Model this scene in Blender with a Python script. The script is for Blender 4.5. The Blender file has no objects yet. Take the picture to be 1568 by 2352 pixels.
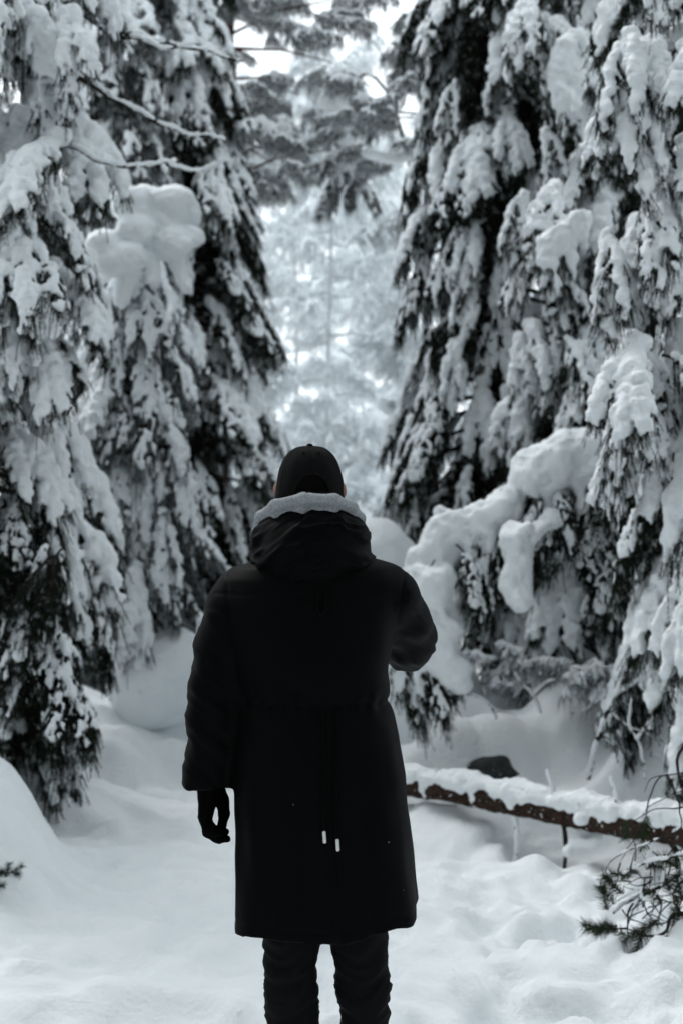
import bpy, math, random
import numpy as np
from mathutils import Vector, Matrix

# ------------------------------------------------------------------ camera, sky, sun, exposure
sc = bpy.context.scene
COL = sc.collection
PI = math.pi
CAM_Z = 1.62
cam_d = bpy.data.cameras.new("camera")
cam = bpy.data.objects.new("camera", cam_d)
COL.objects.link(cam)
cam.location = (0, 0, CAM_Z)
cam.rotation_euler = (math.radians(90), 0, 0)
cam_d.sensor_fit = 'VERTICAL'
cam_d.sensor_height = 36.0
cam_d.lens = 50.0
cam_d.clip_start = 0.05
cam_d.clip_end = 2000
cam_d.dof.use_dof = True
cam_d.dof.focus_distance = 3.58
cam_d.dof.aperture_fstop = 3.3
sc.camera = cam

world = bpy.data.worlds.new("World")
sc.world = world
world.use_nodes = True
wn = world.node_tree
for n in list(wn.nodes):
    wn.nodes.remove(n)
w_out = wn.nodes.new("ShaderNodeOutputWorld")
w_bg = wn.nodes.new("ShaderNodeBackground")
w_sky = wn.nodes.new("ShaderNodeTexSky")
w_sky.sky_type = 'NISHITA'
w_sky.sun_disc = False
w_sky.sun_elevation = math.radians(54)
w_sky.sun_rotation = math.radians(-38)
w_sky.air_density = 1.0
w_sky.dust_density = 6.0
w_sky.ozone_density = 1.0
w_hs = wn.nodes.new("ShaderNodeHueSaturation")          # overcast: the blue is washed out
w_hs.inputs['Saturation'].default_value = 0.14
w_mix = wn.nodes.new("ShaderNodeMix")
w_mix.data_type = 'RGBA'
w_mix.inputs[0].default_value = 0.70                     # an even cloud layer over the clear sky
w_mix.inputs[7].default_value = (10.9, 12.0, 12.65, 1)
wn.links.new(w_sky.outputs[0], w_hs.inputs['Color'])
wn.links.new(w_hs.outputs[0], w_mix.inputs[6])
wn.links.new(w_mix.outputs[2], w_bg.inputs['Color'])
w_bg.inputs['Strength'].default_value = 0.15
wn.links.new(w_bg.outputs[0], w_out.inputs['Surface'])

sun_d = bpy.data.lights.new("sun", 'SUN')
sun_d.energy = 1.5
sun_d.angle = math.radians(25)
sun_d.color = (1.0, 0.985, 0.96)
sun = bpy.data.objects.new("sun", sun_d)
COL.objects.link(sun)
# the sun stands ahead over the clearing, veiled by cloud: elevation 54 deg, to the left of the gap
SUN_EL, SUN_AZ = math.radians(54), math.radians(-38)
SUN_DIR = Vector((math.sin(SUN_AZ) * math.cos(SUN_EL), math.cos(SUN_AZ) * math.cos(SUN_EL), math.sin(SUN_EL)))
sun.rotation_euler = SUN_DIR.to_track_quat('Z', 'Y').to_euler()

sc.view_settings.view_transform = 'Standard'
sc.view_settings.look = 'None'
sc.view_settings.exposure = 0.04
sc.view_settings.gamma = 1.0
sc.render.engine = 'CYCLES'
world.cycles.sampling_method = 'NONE'                   # an even sky: bounced rays find it
sc.cycles.use_denoising = True
sc.cycles.max_bounces = 10
sc.cycles.diffuse_bounces = 9
sc.cycles.glossy_bounces = 2
sc.cycles.use_adaptive_sampling = True
sc.cycles.adaptive_threshold = 0.04
sc.cycles.sample_clamp_indirect = 8.0

# ------------------------------------------------------------------ helpers
KPX = 0.36 / 1176.0


def at(px, py, d):
    """A point seen at (px, py) of a 1568 x 2352 print of the photograph, d metres ahead."""
    return np.array([(px - 784) * KPX * d, d, CAM_Z - (py - 1176) * KPX * d])


def _hash(ix, iy, iz, seed):
    h = (ix.astype(np.int64) * 374761393 + iy.astype(np.int64) * 668265263 + iz.astype(np.int64) * 2147483647 + seed * 144269) & 0xFFFFFFFF
    h = ((h ^ (h >> 13)) * 1274126177) & 0xFFFFFFFF
    h = (h ^ (h >> 16)) & 0xFFFFFFFF
    return h.astype(np.float64) / 0xFFFFFFFF * 2 - 1


def vnoise(p, seed=0):
    """value noise, p (n,3) -> (-1..1)"""
    f = np.floor(p).astype(np.int64)
    t = p - f
    t = t * t * t * (t * (t * 6 - 15) + 10)
    r = 0
    for dx in (0, 1):
        wx = t[:, 0] if dx else 1 - t[:, 0]
        for dy in (0, 1):
            wy = t[:, 1] if dy else 1 - t[:, 1]
            for dz in (0, 1):
                wz = t[:, 2] if dz else 1 - t[:, 2]
                r = r + wx * wy * wz * _hash(f[:, 0] + dx, f[:, 1] + dy, f[:, 2] + dz, seed)
    return r


def fbm(p, seed=0, octaves=3):
    a, s, r = 1.0, 1.0, 0
    for o in range(octaves):
        r = r + a * vnoise(p * s + o * 17.3, seed + o)
        a *= 0.5
        s *= 2.07
    return r


def mesh_from(name, verts, faces, mats, smooth=True, fmat=None):
    """faces: (n,3) or (n,4) array, or list of lists"""
    me = bpy.data.meshes.new(name)
    verts = np.asarray(verts, dtype=np.float32)
    if isinstance(faces, np.ndarray):
        k = faces.shape[1]
        me.vertices.add(len(verts))
        me.vertices.foreach_set("co", verts.ravel())
        me.loops.add(faces.size)
        me.loops.foreach_set("vertex_index", faces.astype(np.int32).ravel())
        me.polygons.add(len(faces))
        me.polygons.foreach_set("loop_start", np.arange(0, faces.size, k, dtype=np.int32))
    else:
        me.from_pydata(verts.tolist(), [], faces)
    if fmat is not None:
        me.polygons.foreach_set("material_index", np.asarray(fmat, dtype=np.int32))
    if smooth:
        me.polygons.foreach_set("use_smooth", np.ones(len(me.polygons), dtype=bool))
    for m in mats:
        me.materials.append(m)
    me.update(calc_edges=True)
    me.validate()
    return me


def link(name, me, parent=None):
    o = bpy.data.objects.new(name, me)
    COL.objects.link(o)
    if parent is not None:
        o.parent = parent
    return o


def tag(o, label=None, cat=None, group=None, kind=None):
    if label:
        o['label'] = label
    if cat:
        o['category'] = cat
    if group:
        o['group'] = group
    if kind:
        o['kind'] = kind
    return o


def empty(name, loc, label=None, cat=None, group=None):
    o = bpy.data.objects.new(name, None)
    o.empty_display_size = 0.2
    COL.objects.link(o)
    o.location = loc
    return tag(o, label, cat, group)


# -------- signed distance fields and surface nets: soft lumps of snow, cloth and flesh
class Field:
    """smooth union of round cones, ellipsoids and custom fields on a grid"""

    def __init__(self, voxel, k):
        self.v, self.k, self.items = voxel, k, []

    def cone(self, a, b, ra, rb, flat=None):
        a, b = np.asarray(a, float), np.asarray(b, float)
        r = max(ra, rb)
        self.items.append((np.minimum(a, b) - r, np.maximum(a, b) + r, ('c', a, b, ra, rb, flat)))
        return self

    def chain(self, pts, rs, flat=None):
        for i in range(len(pts) - 1):
            self.cone(pts[i], pts[i + 1], rs[i], rs[i + 1], flat)
        return self

    def ball(self, c, r):
        c = np.asarray(c, float)
        r = np.asarray(r, float) * np.ones(3)
        self.items.append((c - r, c + r, ('e', c, r)))
        return self

    def custom(self, lo, hi, fn):
        self.items.append((np.asarray(lo, float), np.asarray(hi, float), ('f', fn)))
        return self

    def build(self, post=None, pad=None):
        v, k = self.v, self.k
        marg = 3.5 / k + 2 * v
        lo = np.min([i[0] for i in self.items], axis=0) - marg
        hi = np.max([i[1] for i in self.items], axis=0) + marg
        n = np.ceil((hi - lo) / v).astype(int) + 1
        acc = np.zeros(n, dtype=np.float32)
        ax = [lo[j] + np.arange(n[j]) * v for j in range(3)]
        for l, h, it in self.items:
            i0 = np.maximum(((l - marg - lo) / v).astype(int), 0)
            i1 = np.minimum(((h + marg - lo) / v).astype(int) + 2, n)
            X = ax[0][i0[0]:i1[0], None, None]
            Y = ax[1][None, i0[1]:i1[1], None]
            Z = ax[2][None, None, i0[2]:i1[2]]
            if it[0] == 'c':
                _, a, b, ra, rb, flat = it
                ab = b - a
                L2 = max(ab @ ab, 1e-9)
                t = np.clip(((X - a[0]) * ab[0] + (Y - a[1]) * ab[1] + (Z - a[2]) * ab[2]) / L2, 0, 1)
                dx, dy, dz = X - a[0] - t * ab[0], Y - a[1] - t * ab[1], Z - a[2] - t * ab[2]
                if flat is not None:
                    dx, dy, dz = dx / flat[0], dy / flat[1], dz / flat[2]
                d = np.sqrt(dx * dx + dy * dy + dz * dz) - (ra + (rb - ra) * t)
            elif it[0] == 'e':
                _, c, r = it
                q = np.sqrt(((X - c[0]) / r[0]) ** 2 + ((Y - c[1]) / r[1]) ** 2 + ((Z - c[2]) / r[2]) ** 2)
                d = (q - 1) * r.min()
            else:
                d = it[1](X, Y, Z)
            acc[i0[0]:i1[0], i0[1]:i1[1], i0[2]:i1[2]] += np.exp(np.clip(-k * d, -30, 30)).astype(np.float32)
        F = np.where(acc > 1e-12, -np.log(np.maximum(acc, 1e-12)) / k, 1.0).astype(np.float32)
        if post is not None:
            F = post(F, ax[0][:, None, None], ax[1][None, :, None], ax[2][None, None, :])
        # the border is outside, so that the surface closes
        for s in (0, -1):
            F[s, :, :] = np.maximum(F[s, :, :], 0.01)
            F[:, s, :] = np.maximum(F[:, s, :], 0.01)
            F[:, :, s] = np.maximum(F[:, :, s], 0.01)
        return surface_nets(F, lo, v)


def surface_nets(F, lo, v):
    S = F < 0
    nx, ny, nz = F.shape
    cs = np.zeros((nx - 1, ny - 1, nz - 1), dtype=np.int8)
    for i in (0, 1):
        for j in (0, 1):
            for k in (0, 1):
                cs += S[i:nx - 1 + i, j:ny - 1 + j, k:nz - 1 + k]
    act = np.argwhere((cs > 0) & (cs < 8))
    idx = -np.ones(cs.shape, dtype=np.int64)
    idx[act[:, 0], act[:, 1], act[:, 2]] = np.arange(len(act))
    pos = np.zeros((len(act), 3))
    cnt = np.zeros(len(act))
    corner = {}
    for c in range(8):
        o = np.array([c & 1, (c >> 1) & 1, (c >> 2) & 1])
        q = act + o
        corner[c] = F[q[:, 0], q[:, 1], q[:, 2]]
    for c in range(8):
        for b in range(3):
            if not (c >> b) & 1:
                d = c | (1 << b)
                f0, f1 = corner[c], corner[d]
                m = (f0 < 0) != (f1 < 0)
                t = f0[m] / (f0[m] - f1[m])
                p = np.tile(np.array([c & 1, (c >> 1) & 1, (c >> 2) & 1], float), (m.sum(), 1))
                p[:, b] += t
                pos[m] += p
                cnt[m] += 1
    verts = lo + (act + pos / np.maximum(cnt, 1)[:, None]) * v
    quads = []
    for ax in range(3):
        u, w = (ax + 1) % 3, (ax + 2) % 3
        sl0 = [slice(None)] * 3
        sl1 = [slice(None)] * 3
        sl0[ax] = slice(0, F.shape[ax] - 1)
        sl1[ax] = slice(1, F.shape[ax])
        ch = S[tuple(sl0)] != S[tuple(sl1)]
        e = np.argwhere(ch)
        ok = (e[:, u] > 0) & (e[:, w] > 0) & (e[:, u] < F.shape[u] - 1) & (e[:, w] < F.shape[w] - 1)
        e = e[ok]
        inside0 = S[e[:, 0], e[:, 1], e[:, 2]]
        q = []
        for du, dw in ((-1, -1), (0, -1), (0, 0), (-1, 0)):
            c = e.copy()
            c[:, u] += du
            c[:, w] += dw
            q.append(idx[c[:, 0], c[:, 1], c[:, 2]])
        q = np.stack(q, 1)
        q[~inside0] = q[~inside0][:, ::-1]
        quads.append(q)
    return verts, np.concatenate(quads)


def relax(V, Q, n=2, f=0.5):
    e = np.concatenate([Q[:, [0, 1]], Q[:, [1, 2]], Q[:, [2, 3]], Q[:, [3, 0]]])
    for _ in range(n):
        s = np.zeros_like(V)
        c = np.zeros(len(V))
        for a, b in ((0, 1), (1, 0)):
            for j in range(3):
                s[:, j] += np.bincount(e[:, a], V[e[:, b], j], len(V))
            c += np.bincount(e[:, a], minlength=len(V))
        V = V + f * (s / np.maximum(c, 1)[:, None] - V)
    return V


def vnormals(V, Q):
    n = np.cross(V[Q[:, 2]] - V[Q[:, 0]], V[Q[:, 3]] - V[Q[:, 1]])
    r = np.zeros_like(V)
    for i in range(Q.shape[1]):
        for j in range(3):
            r[:, j] += np.bincount(Q[:, i], n[:, j], len(V))
    return r / np.maximum(np.linalg.norm(r, axis=1), 1e-9)[:, None]


def tubes(polys, sides=6):
    """polys: list of (pts (n,3), radii (n)) -> verts, quads of closed tapering tubes (tips pinched)"""
    VV, QQ, off = [], [], 0
    ang = np.arange(sides) * 2 * PI / sides
    for pts, rad in polys:
        P = np.asarray(pts, float)
        n = len(P)
        T = np.gradient(P, axis=0)
        T /= np.maximum(np.linalg.norm(T, axis=1), 1e-9)[:, None]
        ref = np.array([0.13, 0.21, 1.0]) if abs(T[:, 2]).mean() < 0.8 else np.array([1.0, 0.17, 0.1])
        U = np.cross(T, ref)
        U /= np.maximum(np.linalg.norm(U, axis=1), 1e-9)[:, None]
        W = np.cross(T, U)
        R = np.asarray(rad, float)[:, None, None] * np.ones((n, 1, 1))
        ring = P[:, None, :] + R * (np.cos(ang)[None, :, None] * U[:, None, :] + np.sin(ang)[None, :, None] * W[:, None, :])
        VV.append(ring.reshape(-1, 3))
        i = np.arange(n - 1)[:, None] * sides
        j = np.arange(sides)[None, :]
        a, b = i + j, i + (j + 1) % sides
        QQ.append(np.stack([a, b, b + sides, a + sides], -1).reshape(-1, 4) + off)
        off += n * sides
        # end caps
        for base, p, flip in ((off - sides, P[-1], False), (off - n * sides, P[0], True)):
            VV.append(p[None])
            c = off
            off += 1
            jj = np.arange(sides)
            q = np.stack([base + jj, base + (jj + 1) % sides, np.full(sides, c), np.full(sides, c)], -1)
            if flip:
                q = q[:, [1, 0, 2, 3]]
            QQ.append(q)
    return np.concatenate(VV), np.concatenate(QQ)


def tube_mesh(name, polys, mat, sides=6, rough=0.0, seed=0, freq=20):
    V, Q = tubes(polys, sides)
    if rough:
        V = V + rough * np.stack([fbm(V * freq, seed + j, 2) for j in range(3)], 1)
    faces = [list(dict.fromkeys(q)) for q in Q.tolist()]
    faces = [f for f in faces if len(f) > 2]
    return mesh_from(name, V, faces, [mat])


# ------------------------------------------------------------------ materials
def new_mat(name):
    m = bpy.data.materials.new(name)
    m.use_nodes = True
    nt = m.node_tree
    bsdf = nt.nodes.get("Principled BSDF")
    return m, nt, bsdf


def add_bump(nt, bsdf, scale, strength, dist, detail=4, coord='Object', rough=0.55):
    tc = nt.nodes.new("ShaderNodeTexCoord")
    no = nt.nodes.new("ShaderNodeTexNoise")
    no.inputs['Scale'].default_value = scale
    no.inputs['Detail'].default_value = detail
    no.inputs['Roughness'].default_value = rough
    bp = nt.nodes.new("ShaderNodeBump")
    bp.inputs['Strength'].default_value = strength
    bp.inputs['Distance'].default_value = dist
    nt.links.new(tc.outputs[coord], no.inputs['Vector'])
    nt.links.new(no.outputs['Fac'], bp.inputs['Height'])
    nt.links.new(bp.outputs['Normal'], bsdf.inputs['Normal'])
    return tc, no


def snow_material(name, base=(0.84, 0.87, 0.885), scale=48, dist=0.011):
    m, nt, b = new_mat(name)
    b.inputs['Roughness'].default_value = 0.75
    b.inputs['Specular IOR Level'].default_value = 0.15
    tc, no = add_bump(nt, b, scale, 0.7, dist, 6)
    n2 = nt.nodes.new("ShaderNodeTexNoise")
    n2.inputs['Scale'].default_value = 9
    n2.inputs['Detail'].default_value = 6
    rp = nt.nodes.new("ShaderNodeValToRGB")
    rp.color_ramp.elements[0].position = 0.3
    rp.color_ramp.elements[0].color = (base[0] * 0.95, base[1] * 0.955, base[2] * 0.96, 1)
    rp.color_ramp.elements[1].position = 0.7
    rp.color_ramp.elements[1].color = (*base, 1)
    nt.links.new(tc.outputs['Object'], n2.inputs['Vector'])
    nt.links.new(n2.outputs['Fac'], rp.inputs['Fac'])
    nt.links.new(rp.outputs['Color'], b.inputs['Base Color'])
    return m


def needle_material(name, dark, light, frost, frost_lo, frost_hi):
    """green needles, rimed with frost in patches and on faces that look up"""
    m, nt, b = new_mat(name)
    b.inputs['Roughness'].default_value = 0.8
    b.inputs['Specular IOR Level'].default_value = 0.1
    tc = nt.nodes.new("ShaderNodeTexCoord")
    no = nt.nodes.new("ShaderNodeTexNoise")
    no.inputs['Scale'].default_value = 22
    no.inputs['Detail'].default_value = 3
    nt.links.new(tc.outputs['Object'], no.inputs['Vector'])
    mix = nt.nodes.new("ShaderNodeMix")
    mix.data_type = 'RGBA'
    mix.inputs[6].default_value = (*dark, 1)
    mix.inputs[7].default_value = (*light, 1)
    nt.links.new(no.outputs['Fac'], mix.inputs[0])
    n2 = nt.nodes.new("ShaderNodeTexNoise")
    n2.inputs['Scale'].default_value = 15
    n2.inputs['Detail'].default_value = 5
    nt.links.new(tc.outputs['Object'], n2.inputs['Vector'])
    mr = nt.nodes.new("ShaderNodeMapRange")
    mr.inputs['From Min'].default_value = frost_lo
    mr.inputs['From Max'].default_value = frost_hi
    nt.links.new(n2.outputs['Fac'], mr.inputs['Value'])
    mx = nt.nodes.new("ShaderNodeMix")
    mx.data_type = 'RGBA'
    mx.inputs[7].default_value = (*frost, 1)
    nt.links.new(mr.outputs['Result'], mx.inputs[0])
    nt.links.new(mix.outputs[2], mx.inputs[6])
    nt.links.new(mx.outputs[2], b.inputs['Base Color'])
    return m


def bark_material(name, c1, c2, scale=30, stretch=(1, 1, 0.25), snow=0.0):
    m, nt, b = new_mat(name)
    b.inputs['Roughness'].default_value = 0.9
    b.inputs['Specular IOR Level'].default_value = 0.15
    tc = nt.nodes.new("ShaderNodeTexCoord")
    mp = nt.nodes.new("ShaderNodeMapping")
    mp.inputs['Scale'].default_value = stretch
    no = nt.nodes.new("ShaderNodeTexNoise")
    no.inputs['Scale'].default_value = scale
    no.inputs['Detail'].default_value = 6
    no.inputs['Roughness'].default_value = 0.65
    rp = nt.nodes.new("ShaderNodeValToRGB")
    rp.color_ramp.elements[0].position = 0.35
    rp.color_ramp.elements[0].color = (*c1, 1)
    rp.color_ramp.elements[1].position = 0.68
    rp.color_ramp.elements[1].color = (*c2, 1)
    bp = nt.nodes.new("ShaderNodeBump")
    bp.inputs['Strength'].default_value = 0.8
    bp.inputs['Distance'].default_value = 0.01
    nt.links.new(tc.outputs['Object'], mp.inputs['Vector'])
    nt.links.new(mp.outputs[0], no.inputs['Vector'])
    nt.links.new(no.outputs['Fac'], rp.inputs['Fac'])
    nt.links.new(no.outputs['Fac'], bp.inputs['Height'])
    nt.links.new(bp.outputs['Normal'], b.inputs['Normal'])
    last = rp.outputs['Color']
    if snow:
        n2 = nt.nodes.new("ShaderNodeTexNoise")
        n2.inputs['Scale'].default_value = 55
        n2.inputs['Detail'].default_value = 3
        nt.links.new(tc.outputs['Object'], n2.inputs['Vector'])
        mr = nt.nodes.new("ShaderNodeMapRange")
        mr.inputs['From Min'].default_value = 0.72 - snow * 0.2
        mr.inputs['From Max'].default_value = 0.78 - snow * 0.2
        nt.links.new(n2.outputs['Fac'], mr.inputs['Value'])
        mx = nt.nodes.new("ShaderNodeMix")
        mx.data_type = 'RGBA'
        mx.inputs[7].default_value = (0.75, 0.78, 0.8, 1)
        nt.links.new(mr.outputs['Result'], mx.inputs[0])
        nt.links.new(last, mx.inputs[6])
        last = mx.outputs[2]
    nt.links.new(last, b.inputs['Base Color'])
    return m


def cloth_material(name, color, rough=0.9, scale=900, strength=0.3, spec=0.2, mottle=0.0, sheen=0.0):
    m, nt, b = new_mat(name)
    b.inputs['Base Color'].default_value = (*color, 1)
    b.inputs['Roughness'].default_value = rough
    b.inputs['Specular IOR Level'].default_value = spec
    if sheen:
        b.inputs['Sheen Weight'].default_value = sheen
    tc, no = add_bump(nt, b, scale, strength, 0.001, 2)
    if mottle:
        n2 = nt.nodes.new("ShaderNodeTexNoise")
        n2.inputs['Scale'].default_value = 160
        n2.inputs['Detail'].default_value = 4
        rp = nt.nodes.new("ShaderNodeValToRGB")
        rp.color_ramp.elements[0].position = 0.3
        rp.color_ramp.elements[1].position = 0.7
        rp.color_ramp.elements[0].color = (*[c * (1 - mottle) for c in color], 1)
        rp.color_ramp.elements[1].color = (*[c * (1 + mottle) for c in color], 1)
        nt.links.new(tc.outputs['Object'], n2.inputs['Vector'])
        nt.links.new(n2.outputs['Fac'], rp.inputs['Fac'])
        nt.links.new(rp.outputs['Color'], b.inputs['Base Color'])
    return m


M = {}
M['snow'] = snow_material("snow_on_branches")
M['snow_ground'] = snow_material("snow_on_ground", (0.85, 0.88, 0.895), 40, 0.012)
M['needle'] = needle_material("spruce_needles", (0.012, 0.018, 0.012), (0.022, 0.034, 0.018), (0.60, 0.64, 0.655), 0.58, 0.66)
M['needle_frost'] = needle_material("rimed_needles", (0.015, 0.018, 0.016), (0.03, 0.036, 0.03), (0.62, 0.66, 0.68), 0.40, 0.66)
M['needle_white'] = needle_material("rimed_haze_needles", (0.16, 0.17, 0.17), (0.38, 0.395, 0.40), (0.82, 0.85, 0.865), 0.36, 0.58)  # far needles: real rime, its colour whitened to stand in for haze
M['needle_crown'] = needle_material("rimed_pine_needles", (0.05, 0.055, 0.052), (0.11, 0.12, 0.115), (0.72, 0.755, 0.77), 0.40, 0.60)
M['needle_pine'] = needle_material("pine_needles", (0.02, 0.032, 0.018), (0.04, 0.06, 0.03), (0.5, 0.55, 0.55), 0.72, 0.86)
M['twig'] = bark_material("twig_bark", (0.012, 0.010, 0.009), (0.045, 0.038, 0.033), 60)
M['rimed_twig'] = bark_material("rimed_twig_bark", (0.34, 0.35, 0.36), (0.72, 0.75, 0.77), 50)  # rimed bark of the far trees, also paled in place of haze
M['bark_spruce'] = bark_material("spruce_bark", (0.010, 0.009, 0.008), (0.04, 0.036, 0.033), 25, snow=0.2)
M['bark_pine'] = bark_material("pine_bark", (0.025, 0.011, 0.007), (0.10, 0.045, 0.028), 18, snow=0.1)
M['bark_log'] = bark_material("log_bark", (0.012, 0.007, 0.005), (0.050, 0.028, 0.019), 34, (0.4, 1, 1), snow=0.35)
M['rock'] = bark_material("dark_rock", (0.02, 0.022, 0.022), (0.06, 0.065, 0.066), 20, (1, 1, 1), snow=0.2)

M['coat'] = cloth_material("black_coat_cloth", (0.0007, 0.0007, 0.0010), 0.6, 700, 0.25, 0.06)
M['hood_lining'] = cloth_material("grey_fleece", (0.30, 0.32, 0.335), 0.95, 500, 0.5, 0.1, mottle=0.22)
M['cap'] = cloth_material("black_cap_twill", (0.004, 0.004, 0.0041), 0.9, 800, 0.4, 0.1)
M['jeans'] = cloth_material("black_denim", (0.0035, 0.0038, 0.0046), 0.85, 900, 0.4, 0.12)
M['glove'] = cloth_material("black_knit", (0.0012, 0.0012, 0.0014), 0.95, 600, 0.5, 0.06)
M['boot'] = cloth_material("black_leather", (0.006, 0.006, 0.006), 0.5, 200, 0.3, 0.4)
M['skin'] = cloth_material("skin", (0.24, 0.11, 0.085), 0.5, 300, 0.1, 0.4)
M['hair'] = cloth_material("dark_hair", (0.004, 0.003, 0.0025), 0.8, 400, 0.2, 0.05)
M['metal'], _nt, _b = new_mat("pale_metal")
_b.inputs['Base Color'].default_value = (0.78, 0.78, 0.76, 1)
_b.inputs['Metallic'].default_value = 0.55
_b.inputs['Roughness'].default_value = 0.4
add_bump(_nt, _b, 300, 0.15, 0.0005, 2)

# ------------------------------------------------------------------ spruce boughs (shared meshes)
def needle_brush(polys, rng, step=0.0085, length=0.022, width=0.0036, per=3):
    """needles round every twig: one thin triangle each"""
    VV = []
    for pts, rad in polys:
        P = np.asarray(pts, float)
        seg = np.linalg.norm(np.diff(P, axis=0), axis=1)
        s = np.concatenate([[0], np.cumsum(seg)])
        n = max(int(s[-1] / step), 2)
        u = np.linspace(0, s[-1], n)
        C = np.stack([np.interp(u, s, P[:, j]) for j in range(3)], 1)
        T = np.gradient(C, axis=0)
        T /= np.maximum(np.linalg.norm(T, axis=1), 1e-9)[:, None]
        C = np.repeat(C, per, 0)
        T = np.repeat(T, per, 0)
        m = len(C)
        R = rng.normal(size=(m, 3))
        R -= (R * T).sum(1)[:, None] * T
        R /= np.maximum(np.linalg.norm(R, axis=1), 1e-9)[:, None]
        D = T * rng.uniform(0.5, 1.0, (m, 1)) + R
        D /= np.linalg.norm(D, axis=1)[:, None]
        Wd = np.cross(D, R + T * 0.3)
        Wd /= np.maximum(np.linalg.norm(Wd, axis=1), 1e-9)[:, None]
        L = length * rng.uniform(0.7, 1.25, (m, 1))
        VV.append(np.stack([C - Wd * width, C + Wd * width, C + D * L], 1).reshape(-1, 3))
    V = np.concatenate(VV)
    return V, np.arange(len(V)).reshape(-1, 3)


def bough_shape(seed, p0, p1, width, snow, hang, n_side=13, pillow=1.0):
    """one spruce bough about a metre long growing along +x from the trunk and drooping.
    -> twigs (polyline, radius), needle twigs, snow items"""
    rng = np.random.default_rng(seed)
    n = 18
    t = np.linspace(0, 1, n)
    pitch = np.radians(p0 + (p1 - p0) * t ** 0.75)
    yaw = np.cumsum(rng.normal(0, 0.05, n))
    d = np.stack([np.cos(pitch) * np.cos(yaw), np.cos(pitch) * np.sin(yaw), np.sin(pitch)], 1)
    spine = np.concatenate([[[0, 0, 0]], np.cumsum(d[:-1] / (n - 1), 0)])
    twigs = [(spine, np.linspace(0.013, 0.003, n))]
    brush = [(spine[n // 3:], None)]
    cones = []
    up = np.array([0, 0, 1.0])

    def updir(tg):
        q = up - (up @ tg) * tg
        q = q / max(np.linalg.norm(q), 1e-6)
        return q * 0.75 + up * 0.25

    # snow pillow along the spine
    lump = 0.95 + 0.45 * np.sin(rng.uniform(0, 6) + t * rng.uniform(9, 18)) + rng.normal(0, 0.16, n)
    for i in range(1, n - 1):
        r = 0.058 * pillow * (1.05 - 0.45 * t[i]) * max(lump[i], 0.45)
        r2 = 0.058 * pillow * (1.05 - 0.45 * t[i + 1]) * max(lump[i + 1], 0.45)
        if rng.random() < snow + 0.15:
            cones.append((spine[i] + updir(d[i]) * r * 0.55, spine[i + 1] + updir(d[i + 1]) * r2 * 0.55, r, r2))
    for i in range(n_side):
        ti = 0.10 + 0.86 * (i + rng.uniform(0, 0.6)) / n_side
        k = ti * (n - 1)
        k0 = int(k)
        o = spine[k0] + (spine[min(k0 + 1, n - 1)] - spine[k0]) * (k - k0)
        tg = d[min(k0, n - 1)]
        for side in (-1, 1):
            L = width * (0.45 + 0.75 * math.sin(PI * min(1, ti * 0.9 + 0.12)) ** 0.8) * rng.uniform(0.7, 1.2) * (1.0 if ti < 0.7 else 0.75)
            az = math.atan2(tg[1], tg[0]) + side * math.radians(rng.uniform(35, 70))
            m = 8
            pt, pts = math.radians(rng.uniform(-25, 0)) + math.asin(max(-1, min(1, tg[2]))) * 0.45, [o]
            for j in range(1, m):
                q = pt + (math.radians(-82) - pt) * (j / m) ** 0.8
                pts.append(pts[-1] + L / (m - 1) * np.array([math.cos(q) * math.cos(az), math.cos(q) * math.sin(az), math.sin(q)]))
                az += rng.normal(0, 0.12)
            pts = np.array(pts)
            twigs.append((pts, np.linspace(0.005, 0.0015, m)))
            brush.append((pts, None))
            if rng.random() < snow:
                e = rng.integers(int(m * 0.45), m)
                rr = 0.036 * pillow * rng.uniform(0.7, 1.35)
                for j in range(0, e - 1):
                    fa, fb = 1 - 0.45 * j / m, 1 - 0.45 * (j + 1) / m
                    tj = pts[j + 1] - pts[j]
                    tj /= np.linalg.norm(tj)
                    w = 1 + 0.3 * math.sin(j * 1.7 + i)
                    cones.append((pts[j] + updir(tj) * rr * 0.6, pts[j + 1] + updir(tj) * rr * 0.6, rr * fa * w, rr * fb * (1 + 0.3 * math.sin((j + 1) * 1.7 + i))))
            # hanging twigs under it
            for j in range(1, m):
                for rep in range(hang):
                    if rng.random() < 0.75:
                        Lh = rng.uniform(0.06, 0.20) * (1.0 if rng.random() < 0.8 else 1.7)
                        f = rng.random()
                        a = pts[j - 1] * f + pts[j] * (1 - f)
                        dr = np.array([rng.normal(0, 0.22) + 0.12, rng.normal(0, 0.25), -1.0])
                        dr /= np.linalg.norm(dr)
                        h = np.array([a + dr * Lh * u + np.array([0, 0, -0.03]) * u * u for u in np.linspace(0, 1, 4)])
                        twigs.append((h, np.linspace(0.002, 0.001, 4)))
                        brush.append((h, None))
                        if rng.random() < 0.10 + snow * 0.42:
                            r = rng.uniform(0.009, 0.019) * (0.6 + 0.4 * pillow)
                            off = np.array([0.45, 0, 0.5]) * r
                            cones.append((h[0] + off, h[rng.integers(1, 3)] + off, r, r * 0.75))
    return twigs, brush, cones


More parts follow.
